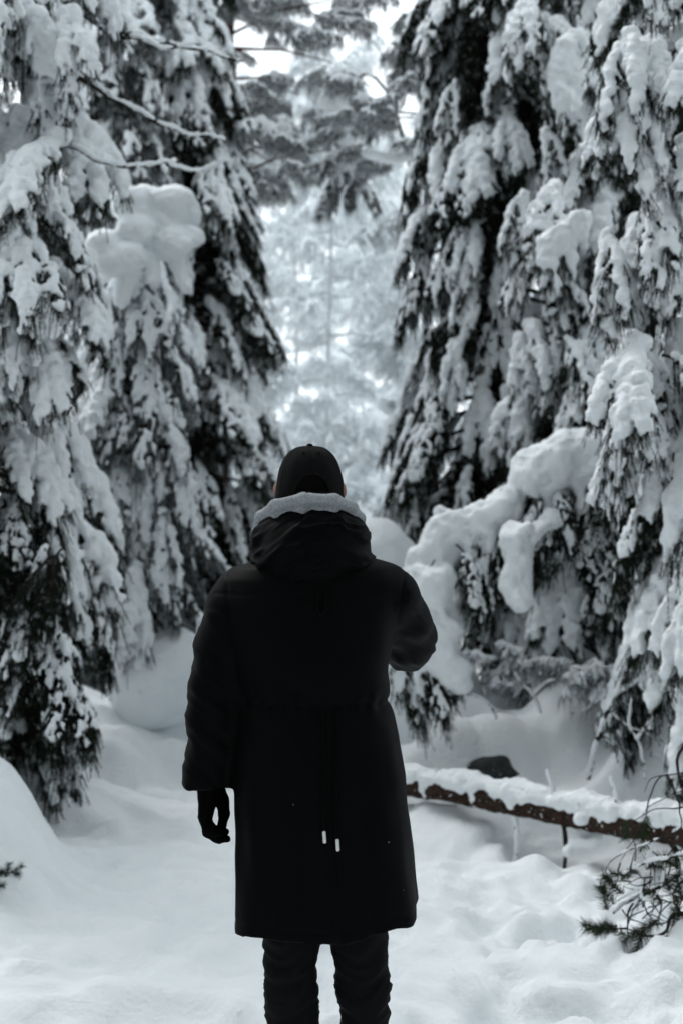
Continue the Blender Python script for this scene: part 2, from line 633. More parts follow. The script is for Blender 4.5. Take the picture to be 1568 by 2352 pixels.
def make_bough(name, seed, p0, p1, width, snow, hang, pillow=1.0, n_side=12, voxel=0.0125, k=190.0, step=0.0115, fan=((-26, 0.74, 0.02), (0, 1.0, 0.0), (27, 0.80, 0.05))):
    rng = np.random.default_rng(seed + 500)
    twigs, brush, cones = [], [], []
    for q, (yaw, ln, back) in enumerate(fan):
        t_, b_, c_ = bough_shape(seed + 1000 * q, p0 + rng.uniform(-8, 8), p1 + rng.uniform(-5, 3), width, snow, hang, n_side, pillow * (1.0 if q == 1 else 0.85))
        a = math.radians(yaw + rng.uniform(-7, 7))
        R = np.array([[math.cos(a), math.sin(a), 0], [-math.sin(a), math.cos(a), 0], [0, 0, 1.0]])
        off = np.array([back + 0.10 * (q != 1), 0, -0.06 * (q != 1)])
        twigs += [((p * ln) @ R + off, r) for p, r in t_]
        brush += [((p * ln) @ R + off, r) for p, r in b_]
        cones += [((u * ln) @ R + off, (v * ln) @ R + off, ra, rb) for u, v, ra, rb in c_]
    V1, Q1 = tubes(twigs, 4)
    V2, T2 = needle_brush(brush, rng, step)
    faces = np.concatenate([Q1[:, [0, 1, 2]], Q1[:, [0, 2, 3]], T2 + len(V1)])
    fm = np.concatenate([np.zeros(len(Q1) * 2, int), np.ones(len(T2), int)])
    ok = (faces[:, 0] != faces[:, 1]) & (faces[:, 1] != faces[:, 2]) & (faces[:, 2] != faces[:, 0])
    me = mesh_from(name + "_needles", np.concatenate([V1, V2]), faces[ok], [M['twig'], M['needle']], False, fm[ok])
    F = Field(voxel, k)
    for a, b, ra, rb in cones:
        F.cone(a, b, ra, rb)
    def post(F_, X, Y, Z):
        G = np.stack(np.broadcast_arrays(X, Y, Z), -1).reshape(-1, 3)
        near = np.abs(F_.ravel()) < 0.04
        R = F_.ravel().copy()
        R[near] += 0.014 * fbm(G[near] * 15, seed + 9, 2).astype(np.float32) + 0.004
        return R.reshape(F_.shape)
    V, Q = F.build(post)
    V = relax(V, Q, 1, 0.35)
    N = vnormals(V, Q)
    V = V + N * (0.006 * fbm(V * 16, seed, 2) + 0.009 * np.abs(vnoise(V * 34, seed + 3)) - 0.003)[:, None]
    ms = mesh_from(name + "_snow", V, Q, [M['snow']])
    return me, ms


BOUGH = {'heavy': [], 'medium': [], 'light': [], 'frost': [], 'rime': []}
_spec = {
    'heavy': [(11, -30, -80, 0.22, 0.92, 1, 1.10), (12, -45, -85, 0.20, 0.92, 1, 1.2), (13, -15, -76, 0.24, 0.88, 1, 1.05), (14, -55, -87, 0.19, 0.90, 1, 1.15)],
    'medium': [(21, -30, -82, 0.25, 0.66, 1, 0.80), (22, -45, -86, 0.23, 0.64, 1, 0.86), (23, -12, -76, 0.28, 0.66, 1, 0.76), (24, -55, -88, 0.22, 0.68, 1, 0.82)],
    'frost': [(41, 10, -40, 0.34, 0.55, 1, 0.60), (42, -5, -55, 0.32, 0.60, 1, 0.65), (43, 25, -25, 0.36, 0.50, 1, 0.55)],
    'rime': [(51, 25, -20, 0.38, 0.92, 1, 0.82), (52, 5, -45, 0.36, 0.92, 1, 0.90), (53, 35, -5, 0.38, 0.90, 1, 0.76)],
    'light': [(31, -30, -80, 0.27, 0.34, 2, 0.60), (32, -45, -86, 0.25, 0.32, 2, 0.58), (33, -15, -76, 0.30, 0.36, 2, 0.56)],
}
for kind, rows in _spec.items():
    for i, (sd, p0, p1, w, sn, hg, pl) in enumerate(rows):
        BOUGH[kind].append(make_bough(f"bough_{kind}_{i}", sd, p0, p1, w, sn, hg, pl, **({'step': 0.034, 'fan': ((-24, 0.8, 0.0), (14, 1.0, 0.0))} if kind == 'rime' else {})))


_variant = {}


def with_needle(me, needle):
    key = (me.name, needle)
    if key not in _variant:
        c = me.copy()
        c.materials[1] = M[needle]
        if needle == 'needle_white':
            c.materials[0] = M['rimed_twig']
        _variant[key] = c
    return _variant[key]


def add_bough(parent, pos, az, scale, kind, rng, pitch=0.0, needle=None, roll=0.0, snow=True):
    me, ms = BOUGH[kind][rng.integers(len(BOUGH[kind]))]
    if needle:
        me = with_needle(me, needle)
    o = link("bough", me, parent)
    o.location = pos
    o.rotation_euler = (roll, -pitch, az)
    sx = scale * rng.uniform(0.92, 1.08)
    o.scale = (sx, scale * rng.uniform(0.85, 1.15) * (1 if rng.random() < 0.5 else -1), scale * rng.uniform(0.92, 1.1))
    if snow:
        link("snow_load", ms, o)["kind"] = 'stuff'
    return o


def trunk_mesh(H, r0, r1, mat, seed, lean=(0, 0), sides=14):
    n = 24
    z = np.linspace(-0.3, H, n)
    rng = np.random.default_rng(seed)
    f = (z + 0.3) / (H + 0.3)
    P = np.stack([lean[0] * f + 0.03 * np.sin(z * 0.9 + seed), lean[1] * f + 0.03 * np.cos(z * 1.1 + seed), z], 1)
    R = r0 + (r1 - r0) * f + r0 * 0.5 * np.exp(-(z + 0.3) * 4)
    return tube_mesh("trunk", [(P, R)], mat, sides, rough=r0 * 0.06, seed=seed, freq=14), P


def spruce(name, label, base, H, R, seed, n, kinds, group, z0=0.25, r0=0.10, power=0.75, needle=None, droop=0.0, lean=(0, 0), size=0.85, reach=0.5, inner=0.35, bark='bark_spruce'):
    """kinds: function (z, rng) -> 'heavy' | 'medium' | 'light'. R: how far the crown reaches at its foot"""
    rng = np.random.default_rng(seed)
    root = empty(name, base, label, 'tree', group)
    n_t = 24
    z = np.linspace(-0.3, H, n_t)
    f = (z + 0.3) / (H + 0.3)
    P = np.stack([lean[0] * f + 0.03 * np.sin(z * 0.9 + seed), lean[1] * f + 0.03 * np.cos(z * 1.1 + seed), z], 1)
    RT = r0 + (0.012 - r0) * f + r0 * 0.5 * np.exp(-(z + 0.3) * 4)
    wood = [(P, RT)]
    for i in range(n):
        f = ((i + rng.uniform(0, 1)) / n) ** 1.12
        z = z0 + (H * 0.98 - z0) * f
        az = i * 2.39996 + rng.normal(0, 0.25)
        Rz = max(R * (1 - z / H) ** power, 0.12)
        bare = rng.random() < inner
        s = min(size, Rz * 1.5 + 0.12) * rng.uniform(0.72, 1.2) * (1 + 0.13 * max(0.0, z - 5.2))
        out = max(0.0, Rz - 0.5 * s) * (rng.uniform(0.1, 0.75) if bare else rng.uniform(0.55, 1.1)) * reach * 2
        tip_dz = -out * rng.uniform(0.0, 0.35)
        x = np.interp(z, P[:, 2], P[:, 0])
        y = np.interp(z, P[:, 2], P[:, 1])
        a = np.array([x, y, z])
        b = np.array([x + out * math.cos(az), y + out * math.sin(az), z + tip_dz])
        if out > 0.08:
            m = (a + b) / 2 + np.array([0, 0, out * 0.06])
            wood.append((np.array([a, m, b]), [0.02, 0.016, 0.011]))
        k = 'light' if bare else kinds(z, rng)
        add_bough(root, b, az + rng.normal(0, 0.2), s, k, rng, pitch=math.radians(rng.normal(0, 7) + droop), needle=needle, snow=not (bare and rng.random() < 0.7))
    link("trunk", tube_mesh("trunk", wood, M[bark], 8, rough=r0 * 0.05, seed=seed, freq=14), root)
    return root


def pick(h, m, l):
    p = np.array([h, m, l], float)
    p /= p.sum()
    return lambda z, rng: ('heavy', 'medium', 'light')[rng.choice(3, p=p)]

# ------------------------------------------------------------------ ground
def gauss(x, y, cx, cy, sx, sy, h, rot=0.0, p=1.0):
    c, s = math.cos(rot), math.sin(rot)
    u = ((x - cx) * c + (y - cy) * s) / sx
    v = (-(x - cx) * s + (y - cy) * c) / sy
    return h * np.exp(-(u * u + v * v) ** p)


FOOT = []
_r = random.Random(5)
for i in range(46):           # old, half-filled footprints on and beside the trail
    yy = 3.2 + i * 0.27
    FOOT.append((0.12 * math.sin(yy * 0.8) + (0.13 if i % 2 else -0.13) + _r.uniform(-.06, .06) + 0.15, yy, _r.uniform(-.3, .3), _r.uniform(0.045, 0.085)))
for i in range(30):
    FOOT.append((_r.uniform(0.5, 1.55), _r.uniform(3.6, 6.6), _r.uniform(-1, 1), _r.uniform(0.035, 0.075)))


def ground_h(x, y):
    x = np.asarray(x, float)
    y = np.asarray(y, float)
    P = np.stack([x, y, np.zeros_like(x)], -1).reshape(-1, 3)
    big = fbm(P * 0.45 + 3.1, 3, 3).reshape(x.shape)
    mid = fbm(P * np.array([1.5, 2.1, 1]) + 9.2, 7, 3).reshape(x.shape)
    trail = np.exp(-((x - 0.15 * np.sin(y * 0.5)) / 0.75) ** 2)
    h = 0.10 * big * (1 - 0.7 * trail) + 0.075 * mid
    # wind-drawn ripples across the trail
    rip = fbm(np.stack([P[:, 0] * 0.9 + 0.25 * P[:, 1], P[:, 1] * 4.6 - P[:, 0] * 0.9, P[:, 2]], 1), 21, 2).reshape(x.shape)
    mask = np.clip(fbm(P * 0.8 + 40, 23, 2).reshape(x.shape) + 0.45, 0, 1) * np.clip(0.9 - x * 0.8, 0.15, 1)
    h = h + 0.040 * mask * (1 - np.abs(rip)) ** 3
    # trampled, lumpy snow
    warp = P + 0.12 * np.stack([fbm(P * 3 + 5, 41, 2), fbm(P * 3 + 9, 43, 2), 0 * P[:, 0]], 1)
    lump = fbm(warp * 5.0, 31, 3).reshape(x.shape) - 0.6 * np.clip(np.abs(fbm(warp * 3.1, 33, 2)).reshape(x.shape) - 0.25, 0, 1)
    zone = np.clip((x + 0.1) * 1.2, 0.12, 1) * np.exp(-((y - 5.2) / 1.9) ** 2) * np.exp(-((x - 0.9) / 1.0) ** 2)
    h = h + (0.020 + 0.048 * zone) * lump
    pile = np.exp(-((x - 1.0) / 0.75) ** 4 - ((y - 8.7) / 1.1) ** 4) + 0.7 * np.exp(-((x + 1.2) / 0.6) ** 2 - ((y - 9.3) / 0.9) ** 2)
    h = h + 0.085 * pile * fbm(warp * 2.6 + 7, 51, 3).reshape(x.shape)
    # banks on both sides
    h = h + 0.30 / (1 + np.exp(np.clip((x + 1.75) * 4.5, -50, 50))) * np.clip((y - 3) / 3, 0, 1)
    h = h + 0.42 / (1 + np.exp(np.clip((-x + 1.85) * 4.0, -50, 50))) * np.clip((y - 5) / 3, 0, 1)
    h = h + 0.8 * np.clip((np.abs(x) - 3.5) / 8, 0, 1) ** 1.2
    h = h + np.clip((y - 11) * 0.035, 0, 0.6) + np.clip((y - 30) * 0.20, 0, 6.5) + np.clip((y - 70) * 0.03, 0, 8)  # gentle rise, then a far slope added as bright backdrop for the gap
    # drifts one can tell in the photograph
    h = h + gauss(x, y, -1.68, 6.1, 0.46, 0.50, 0.55, p=1.7)      # smooth bank at the left edge
    h = h + gauss(x, y, -0.85, 5.55, 0.36, 0.16, 0.07, -0.35)      # ridge running off it
    h = h + gauss(x, y, -1.45, 7.55, 0.42, 0.30, 0.22)
    h = h + gauss(x, y, -1.75, 9.8, 0.7, 0.6, 0.34)
    h = h + gauss(x, y, -1.55, 9.2, 0.35, 0.3, 0.14)
    h = h + gauss(x, y, 0.90, 8.66, 0.78, 0.40, 0.27, p=2.2) + gauss(x, y, 0.92, 8.42, 0.45, 0.22, 0.10, p=2.0) + gauss(x, y, 1.75, 8.75, 0.45, 0.35, 0.22, p=1.4) + gauss(x, y, 1.45, 9.6, 0.5, 0.45, 0.30, p=1.3) + gauss(x, y, 0.5, 9.4, 0.35, 0.35, 0.14)        # broad drift behind the log
    h = h + gauss(x, y, 1.1, 9.35, 0.85, 0.55, 0.33, p=1.7)
    h = h + gauss(x, y, -1.38, 8.9, 0.22, 0.22, 0.20, p=1.6) + gauss(x, y, -1.02, 9.15, 0.17, 0.18, 0.15, p=1.6)
    h = h + gauss(x, y, 0.62, 8.95, 0.20, 0.18, 0.10, p=1.6) + gauss(x, y, 1.4, 8.75, 0.24, 0.2, 0.13, p=1.6)
    h = h + gauss(x, y, 0.45, 8.3, 0.40, 0.30, 0.16)
    h = h + gauss(x, y, 2.0, 7.75, 0.50, 0.55, 0.66, p=1.5)
    h = h + gauss(x, y, 0.95, 10.3, 0.5, 0.5, 0.35)                # cone at the foot of a tree
    h = h - gauss(x, y, 0.55, 6.95, 0.55, 0.26, 0.09)               # scoop under the log
    h = h + gauss(x, y, 0.62, 6.62, 0.50, 0.13, 0.05)
    h = h + gauss(x, y, 1.35, 5.35, 0.45, 0.35, 0.06)
    h = h - gauss(x, y, -1.02, 8.35, 0.16, 0.14, 0.13)              # hollow at the foot of the left tree
    for fx, fy, fr, fd in FOOT:
        h = h - gauss(x, y, fx, fy, 0.065, 0.15, fd, fr, 2.6) + gauss(x, y, fx, fy + 0.19, 0.09, 0.07, fd * 0.45, fr)
    return h


def gz(x, y):
    return float(ground_h(np.array([x]), np.array([y]))[0])


def axis(spans):
    out = []
    for a, b, s in spans:
        out.append(np.arange(a, b, s))
    return np.concatenate(out + [[spans[-1][1]]])


gx = axis([(-300, -60, 30), (-60, -15, 3), (-15, -4, 0.5), (-4, -2.4, 0.08), (-2.4, 2.5, 0.022), (2.5, 4, 0.08), (4, 15, 0.5), (15, 60, 3), (60, 300, 30)])
gy = axis([(-60, -6, 3), (-6, 2.5, 0.25), (2.5, 8.0, 0.022), (8.0, 12, 0.04), (12, 20, 0.12), (20, 60, 0.8), (60, 120, 4), (120, 600, 30)])
GX, GY = np.meshgrid(gx, gy, indexing='ij')
GZ = ground_h(GX, GY)
nX, nY = GX.shape
ii = (np.arange(nX - 1)[:, None] * nY + np.arange(nY - 1)[None, :]).ravel()
gq = np.stack([ii, ii + nY, ii + nY + 1, ii + 1], 1)
ground = link("ground", mesh_from("snow_ground", np.stack([GX, GY, GZ], -1).reshape(-1, 3), gq, [M['snow_ground']]))
tag(ground, kind='structure')
ground['label'] = "deep soft snow covering the forest floor and the narrow trail"

# ------------------------------------------------------------------ trees beside the trail
def g3(x, y, dz=-0.05):
    return (x, y, gz(x, y) + dz)


G_NEAR = "snow-laden spruces beside the trail"
# left side
spruce("spruce_tree", "huge snow-plastered spruce filling the left edge, dark bare needles at its foot", g3(-2.45, 7.9), 8.6, 1.45, 101, 190,
       lambda z, r: 'light' if z < 1.75 and r.random() < 0.8 else pick(1.0, 0.35, 0.0)(z, r), G_NEAR, z0=0.55, r0=0.15, power=0.42, droop=-2, inner=0.2)
spruce("spruce_tree", "short spruce under a big rounded cap of snow, left of the trail", g3(-1.38, 9.6), 3.4, 0.62, 102, 75,
       pick(0.6, 0.9, 0.3), G_NEAR, z0=1.15, r0=0.06, power=0.35, droop=-8, needle='needle_frost', size=0.7)
spruce("spruce_tree", "tall dark spruce with long drooping boughs, last on the left of the gap", g3(-1.34, 12.6), 6.8, 1.06, 103, 230,
       pick(0.4, 0.9, 0.6), G_NEAR, z0=0.6, r0=0.13, power=0.5, droop=0, inner=0.25, size=0.75)
spruce("spruce_tree", "frosted grey spruce between the capped spruce and the left edge", g3(-2.05, 11.7), 8.2, 1.05, 104, 180,
       pick(0.5, 0.9, 0.3), G_NEAR, z0=0.5, r0=0.12, power=0.5, needle='needle_frost', inner=0.2)
# right side
spruce("spruce_tree", "snow-heavy spruce at the right edge with thick hanging lobes", g3(2.32, 7.0), 8.0, 1.25, 111, 190,
       pick(1.0, 0.7, 0.1), G_NEAR, z0=0.95, r0=0.15, power=0.42, droop=-5, inner=0.15)
spruce("spruce_tree", "tall dark spruce right of the gap, snow in long vertical streaks", g3(1.16, 10.3), 8.8, 1.0, 112, 290,
       pick(0.6, 1.0, 0.35), G_NEAR, z0=0.85, r0=0.13, power=0.42, droop=-6, inner=0.2, size=0.66)
spruce("spruce_tree", "snowy spruce between the dark right spruce and the right edge", g3(2.05, 9.1), 7.4, 0.95, 113, 200,
       pick(0.8, 0.9, 0.3), G_NEAR, z0=0.8, r0=0.11, power=0.45, droop=-6, inner=0.22, size=0.75)
spruce("spruce_tree", "spruce deep in the wood behind the right-hand trees", g3(2.75, 12.3), 9.0, 1.2, 114, 130,
       pick(0.5, 0.9, 0.5), G_NEAR, z0=0.6, r0=0.13, power=0.5)

# ------------------------------------------------------------------ the wood beyond, rimed, and whitened further in place of bright haze
G_FAR = "rimed trees beyond the gap"


def rime_pick(z, rng):
    return 'rime' if rng.random() < 0.85 else 'frost'


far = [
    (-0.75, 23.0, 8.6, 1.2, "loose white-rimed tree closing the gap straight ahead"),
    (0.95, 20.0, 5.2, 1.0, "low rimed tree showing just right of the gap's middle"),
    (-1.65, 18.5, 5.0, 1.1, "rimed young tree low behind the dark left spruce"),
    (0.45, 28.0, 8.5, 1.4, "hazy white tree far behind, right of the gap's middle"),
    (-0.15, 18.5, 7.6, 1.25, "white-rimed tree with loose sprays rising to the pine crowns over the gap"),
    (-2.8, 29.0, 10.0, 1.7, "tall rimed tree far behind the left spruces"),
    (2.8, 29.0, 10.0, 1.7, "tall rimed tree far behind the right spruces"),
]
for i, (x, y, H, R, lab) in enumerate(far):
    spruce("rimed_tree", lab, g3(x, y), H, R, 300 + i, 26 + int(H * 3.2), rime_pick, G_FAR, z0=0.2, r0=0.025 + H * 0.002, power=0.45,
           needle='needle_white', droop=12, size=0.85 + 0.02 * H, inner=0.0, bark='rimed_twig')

# the wood goes on beside and behind the viewer and shades the near part of the trail
for i, (x, y, H, R, lab) in enumerate((
        (-3.15, 3.2, 13.0, 1.5, "tall spruce outside the picture beside the trail, left of the viewer"),
        (3.2, 3.0, 13.0, 1.5, "tall spruce outside the picture beside the trail, right of the viewer"),
        (-2.0, -0.6, 13.0, 1.5, "tall spruce outside the picture behind the viewer's left shoulder"),
        (2.1, -1.0, 13.0, 1.5, "tall spruce outside the picture behind the viewer's right shoulder"),
        (0.1, -3.6, 13.0, 1.9, "tall spruce outside the picture straight behind the viewer"))):
    spruce("spruce_tree", lab, g3(x, y), H, R, 340 + i, 95, pick(0.5, 0.9, 0.6), G_NEAR, z0=1.2, r0=0.14, power=0.4, droop=6, size=1.4, inner=0.3)

# ------------------------------------------------------------------ snow lumps, bare branches, log, fallen pine top
def snow_lump(name, prims, parent, loc, voxel=0.02, k=30.0, seed=0, amp=0.012, freq=7, mat='snow', post=None, rough=0.007):
    """prims: ('b', centre, radii) or ('c', a, b, ra, rb) in world metres"""
    F_ = Field(voxel, k)
    for p in prims:
        if p[0] == 'b':
            F_.ball(p[1], p[2])
        else:
            F_.cone(*p[1:])
    V_, Q_ = F_.build(post)
    N_ = vnormals(V_, Q_)
    V_ = V_ + N_ * (amp * fbm(V_ * freq, seed, 3) + rough * vnoise(V_ * 38, seed + 7) + rough * 0.8 * vnoise(V_ * 19, seed + 8))[:, None]
    return link(name, mesh_from(name, V_ - np.asarray(loc), Q_, [M[mat]]), parent)


def curve(pts, n=24, wob=0.0, seed=0):
    P = np.asarray(pts, float)
    s = np.concatenate([[0], np.cumsum(np.linalg.norm(np.diff(P, axis=0), axis=1))])
    u = np.linspace(0, s[-1], n)
    # Catmull-Rom through the points
    out = []
    for a in u:
        i = min(np.searchsorted(s, a, side='right') - 1, len(P) - 2)
        t = (a - s[i]) / max(s[i + 1] - s[i], 1e-9)
        p0, p1, p2, p3 = P[max(i - 1, 0)], P[i], P[i + 1], P[min(i + 2, len(P) - 1)]
        out.append(0.5 * ((2 * p1) + (p2 - p0) * t + (2 * p0 - 5 * p1 + 4 * p2 - p3) * t * t + (3 * p1 - p0 - 3 * p2 + p3) * t ** 3))
    out = np.array(out)
    if wob:
        out = out + wob * np.stack([fbm(out * 9 + j * 5, seed + j, 2) for j in range(3)], 1)
    return out


def snowy_branch(parent, loc, pts, r0, r1, sr, seed, mat='twig', cover=0.9, wob=0.012, name="bare_branch", sides=6):
    """a bare branch with a ridge of snow lying on it; the ridge is a sub-part"""
    P = curve(pts, 26, wob, seed)
    o = link(name, tube_mesh(name, [(P - np.asarray(loc), np.linspace(r0, r1, len(P)))], M[mat], sides, rough=r0 * 0.15, seed=seed, freq=40), parent)
    if sr > 0:
        rng_ = np.random.default_rng(seed)
        F_ = Field(max(0.006, sr * 0.42), 2.6 / sr)
        cnt = 0
        for i in range(len(P) - 1):
            if rng_.random() < cover:
                a = sr * rng_.uniform(0.75, 1.25) * (1 - 0.35 * i / len(P))
                F_.cone(P[i] + (0, 0, a * 0.75), P[i + 1] + (0, 0, a * 0.75), a, a)
                cnt += 1
        if cnt:
            V_, Q_ = F_.build()
            N_ = vnormals(V_, Q_)
            V_ = V_ + N_ * (sr * 0.22 * fbm(V_ * 0.5 / sr, seed, 2))[:, None]
            tag(link("branch_snow", mesh_from("branch_snow", V_ - np.asarray(loc), Q_, [M['snow']]), o), kind='stuff')
    return o


def roll_prims(c, D_, seed, f=0.7):
    """a broken roll of snow along a bough: uneven lumps with short lobes sliding off it"""
    rng_ = np.random.default_rng(seed)
    out_ = []
    for j in range(len(c) - 1):
        a, b = np.array(c[j], float), np.array(c[j + 1], float)
        n_ = 4
        for k in range(n_):
            u, v = k / n_, (k + 1) / n_
            p, q = a + (b - a) * u, a + (b - a) * v
            ja, jb = rng_.normal(0, 0.02, 3), rng_.normal(0, 0.02, 3)
            r = p[2] * f * rng_.uniform(0.6, 1.1)
            P0, P1 = at(p[0], p[1], D_) + ja, at(q[0], q[1], D_) + jb
            out_.append(('c', P0, P1, r, r * rng_.uniform(0.8, 1.1)))
            if rng_.random() < 0.7:
                o_ = P0 + np.array([rng_.uniform(-1, 1) * r * 1.2, -rng_.uniform(0, 0.5) * r, -r * 0.3])
                out_.append(('c', o_, o_ + np.array([rng_.normal(0, 0.02), -0.01, -rng_.uniform(0.08, 0.26)]), r * rng_.uniform(0.35, 0.6), r * 0.28))
    return out_


def root_of(label_start):
    for o in bpy.data.objects:
        if o.parent is None and str(o.get('label', '')).startswith(label_start):
            return o


# --- the rounded cap on the short left spruce
cap_tree = root_of("short spruce under a big rounded cap")
if cap_tree:
    L0 = cap_tree.location
    D = 9.3
    pr_ = []
    for px, py, r, dd in ((300, 470, 0.13, 0), (335, 455, 0.10, 0.05), (395, 470, 0.15, 0.05), (430, 490, 0.11, 0.1), (370, 520, 0.17, 0.1), (310, 530, 0.13, -0.05), (238, 560, 0.12, -0.1), (255, 605, 0.11, -0.12), (440, 545, 0.09, 0.0), (300, 590, 0.11, -0.1), (400, 560, 0.13, -0.05)):
        pr_.append(('b', at(px, py, D + dd), (r, r * 1.1, r * 0.85)))
    for px, py, qx, qy, r in ((250, 590, 238, 640, 0.055), (300, 600, 280, 690, 0.07), (400, 580, 430, 660, 0.06), (350, 580, 350, 640, 0.05)):
        pr_.append(('c', at(px, py, D), at(qx, qy, D - 0.05), r, r * 0.7))
    snow_lump("snow_cap", pr_, cap_tree, L0, 0.015, 95, 11, 0.018, 7, rough=0.005)

# --- bare snow-lined branches reaching from the left spruce towards the gap
lt = root_of("huge snow-plastered")
if lt:
    L0 = lt.location
    D = 7.4
    for i, (pts, r, sr) in enumerate((
        ([(150, -30), (215, 20), (270, 75), (330, 90), (355, 105)], 0.013, 0.020),
        ([(150, 5), (210, 45), (250, 75), (330, 90), (440, 110), (520, 132), (560, 140)], 0.012, 0.0125),
        ([(330, 92), (385, 110), (455, 102)], 0.007, 0.010),
        ([(150, 165), (200, 190), (270, 235), (330, 262), (380, 290), (450, 308), (515, 322)], 0.015, 0.014),
        ([(160, 170), (240, 205), (262, 225)], 0.008, 0.011),
        ([(140, 320), (178, 350), (215, 368), (280, 380), (345, 378), (385, 372), (400, 368)], 0.012, 0.013),
        ([(385, 374), (420, 386), (460, 392), (495, 382), (520, 368)], 0.009, 0.0105),
    )):
        snowy_branch(lt, L0, [at(a, b, D + 0.15 * math.sin(i * 2.1 + j * 0.4)) for j, (a, b) in enumerate(pts)], r, r * 0.45, sr, 400 + i)
    # thick rolls of snow on its upper boughs
    for i, (c, D_) in enumerate(((((20, 10, 0.08), (70, 55, 0.10), (115, 105, 0.09), (135, 170, 0.06)), 7.0),
                                 (((85, 660, 0.06), (100, 700, 0.08), (105, 760, 0.06)), 6.95))):
        snow_lump("snow_roll", roll_prims(c, D_, 430 + i), lt, L0, 0.0125, 110, 430 + i, 0.024, 11, rough=0.010)

    rngD = np.random.default_rng(88)
    for i in range(46):
        px, py = rngD.uniform(-60, 175), rngD.uniform(-120, 860)
        add_bough(lt, at(px, py, rngD.uniform(6.95, 7.6)) - np.array(L0), -PI / 2 + rngD.normal(0.0, 0.7), rngD.uniform(0.42, 0.68), 'heavy' if rngD.random() < 0.8 else 'medium', rngD)
    for i in range(52):
        px, py = rngD.uniform(-60, 165), rngD.uniform(980, 1600)
        if px > 90 and py < 1200:
            continue
        add_bough(lt, at(px, py, rngD.uniform(7.0, 7.8)) - np.array(L0), -PI / 2 + rngD.normal(-0.2, 0.5), rngD.uniform(0.4, 0.62), 'light', rngD, snow=rngD.random() < 0.62)
# --- rolls and knobs of snow on the right-hand spruces
rt = root_of("snow-heavy spruce at the right edge")
if rt:
    L0 = rt.location
    rngE = np.random.default_rng(89)
    for i in range(34):
        px, py = rngE.uniform(1395, 1620), rngE.uniform(-120, 1150)
        add_bough(rt, at(px, py, rngE.uniform(6.3, 6.9)) - np.array(L0), -PI / 2 + rngE.normal(0.0, 0.7), rngE.uniform(0.38, 0.6), 'heavy' if rngE.random() < 0.65 else 'medium', rngE)
    snow_lump("snow_roll", roll_prims(((1408, 1105, 0.045), (1410, 1165, 0.045)), 6.4, 452), rt, L0, 0.0125, 110, 452, 0.012, 12)
mt = root_of("snowy spruce between the dark right spruce")
if mt:
    L0 = mt.location
    rngG = np.random.default_rng(90)
    for i in range(26):
        px, py = rngG.uniform(1180, 1370), rngG.uniform(-60, 900)
        add_bough(mt, at(px, py, rngG.uniform(8.5, 9.2)) - np.array(L0), -PI / 2 + rngG.normal(0.0, 0.7), rngG.uniform(0.42, 0.68), ('heavy', 'medium', 'medium')[rngG.integers(3)], rngG)
    for i, (c, D_) in enumerate(((((1310, 90, 0.10), (1295, 170, 0.12), (1290, 250, 0.08)), 8.5),
                                 (((1345, 500, 0.06), (1300, 545, 0.09), (1262, 560, 0.08), (1265, 600, 0.06)), 8.2))):
        snow_lump("snow_roll", roll_prims(c, D_, 470 + i), mt, L0, 0.0125, 110, 470 + i, 0.020, 12)

# --- young spruce bent into an arch under its snow, right of the person
bx, by = at(1350, 1500, 8.3)[:2]
arch = empty("bent_spruce", g3(bx + 0.1, by), "young spruce bent over in an arch under a thick roll of snow, behind the log", "tree")
L0 = arch.location
AR = [at(a, b, d) for a, b, d in ((1420, 1520, 8.35), (1400, 1250, 8.3), (1350, 1060, 8.2), (1270, 1040, 8.1), (1190, 1120, 8.0), (1110, 1180, 7.95), (1020, 1220, 7.9), (980, 1300, 7.9), (985, 1420, 7.95), (1010, 1520, 8.0))]
link("stem", tube_mesh("stem", [(curve(AR, 40) - np.array(L0) - (0, -0.05, 0.09), np.linspace(0.035, 0.012, 40))], M['bark_spruce'], 8, 0.003, 3, 30), arch)
prs = []
roll = [(1470, 1010, 0.10), (1410, 1020, 0.13), (1350, 1040, 0.15), (1300, 1050, 0.155), (1255, 1075, 0.15), (1205, 1115, 0.12), (1160, 1165, 0.085), (1110, 1190, 0.105), (1050, 1215, 0.10), (1000, 1245, 0.10), (965, 1285, 0.09), (995, 1330, 0.16), (985, 1410, 0.15), (1000, 1490, 0.13), (1040, 1570, 0.14)]
pp = [at(a, b, 8.1 - 0.02 * i) for i, (a, b, r) in enumerate(roll)]
rngR = np.random.default_rng(12)
for i in range(len(pp) - 1):
    for q in range(3):
        u = q / 3
        r = (roll[i][2] * (1 - u) + roll[i + 1][2] * u) * 0.86 * rngR.uniform(0.78, 1.12)
        c_ = pp[i] * (1 - u) + pp[i + 1] * u + rngR.normal(0, 0.025, 3)
        prs.append(('b', c_, (r * rngR.uniform(0.9, 1.25), r, r)))
        if rngR.random() < 0.55:
            e_ = c_ + np.array([rngR.normal(0, 0.06), -0.04, -r * 0.6])
            prs.append(('c', e_, e_ + np.array([rngR.normal(0, 0.02), 0, -rngR.uniform(0.05, 0.22)]), rngR.uniform(0.03, 0.055), 0.02))
prs.append(('b', at(1008, 1178, 7.95), (0.04, 0.04, 0.04)))
prs.append(('b', at(1185, 1235, 7.75), (0.10, 0.09, 0.08)))
prs.append(('c', at(1185, 1240, 7.75), at(1190, 1370, 7.7), 0.085, 0.075))
prs.append(('c', at(1270, 1190, 7.85), at(1215, 1225, 7.75), 0.05, 0.06))
snow_lump("snow_roll", prs, arch, L0, 0.015, 70, 480, 0.028, 8, rough=0.007)
rngA = np.random.default_rng(5)
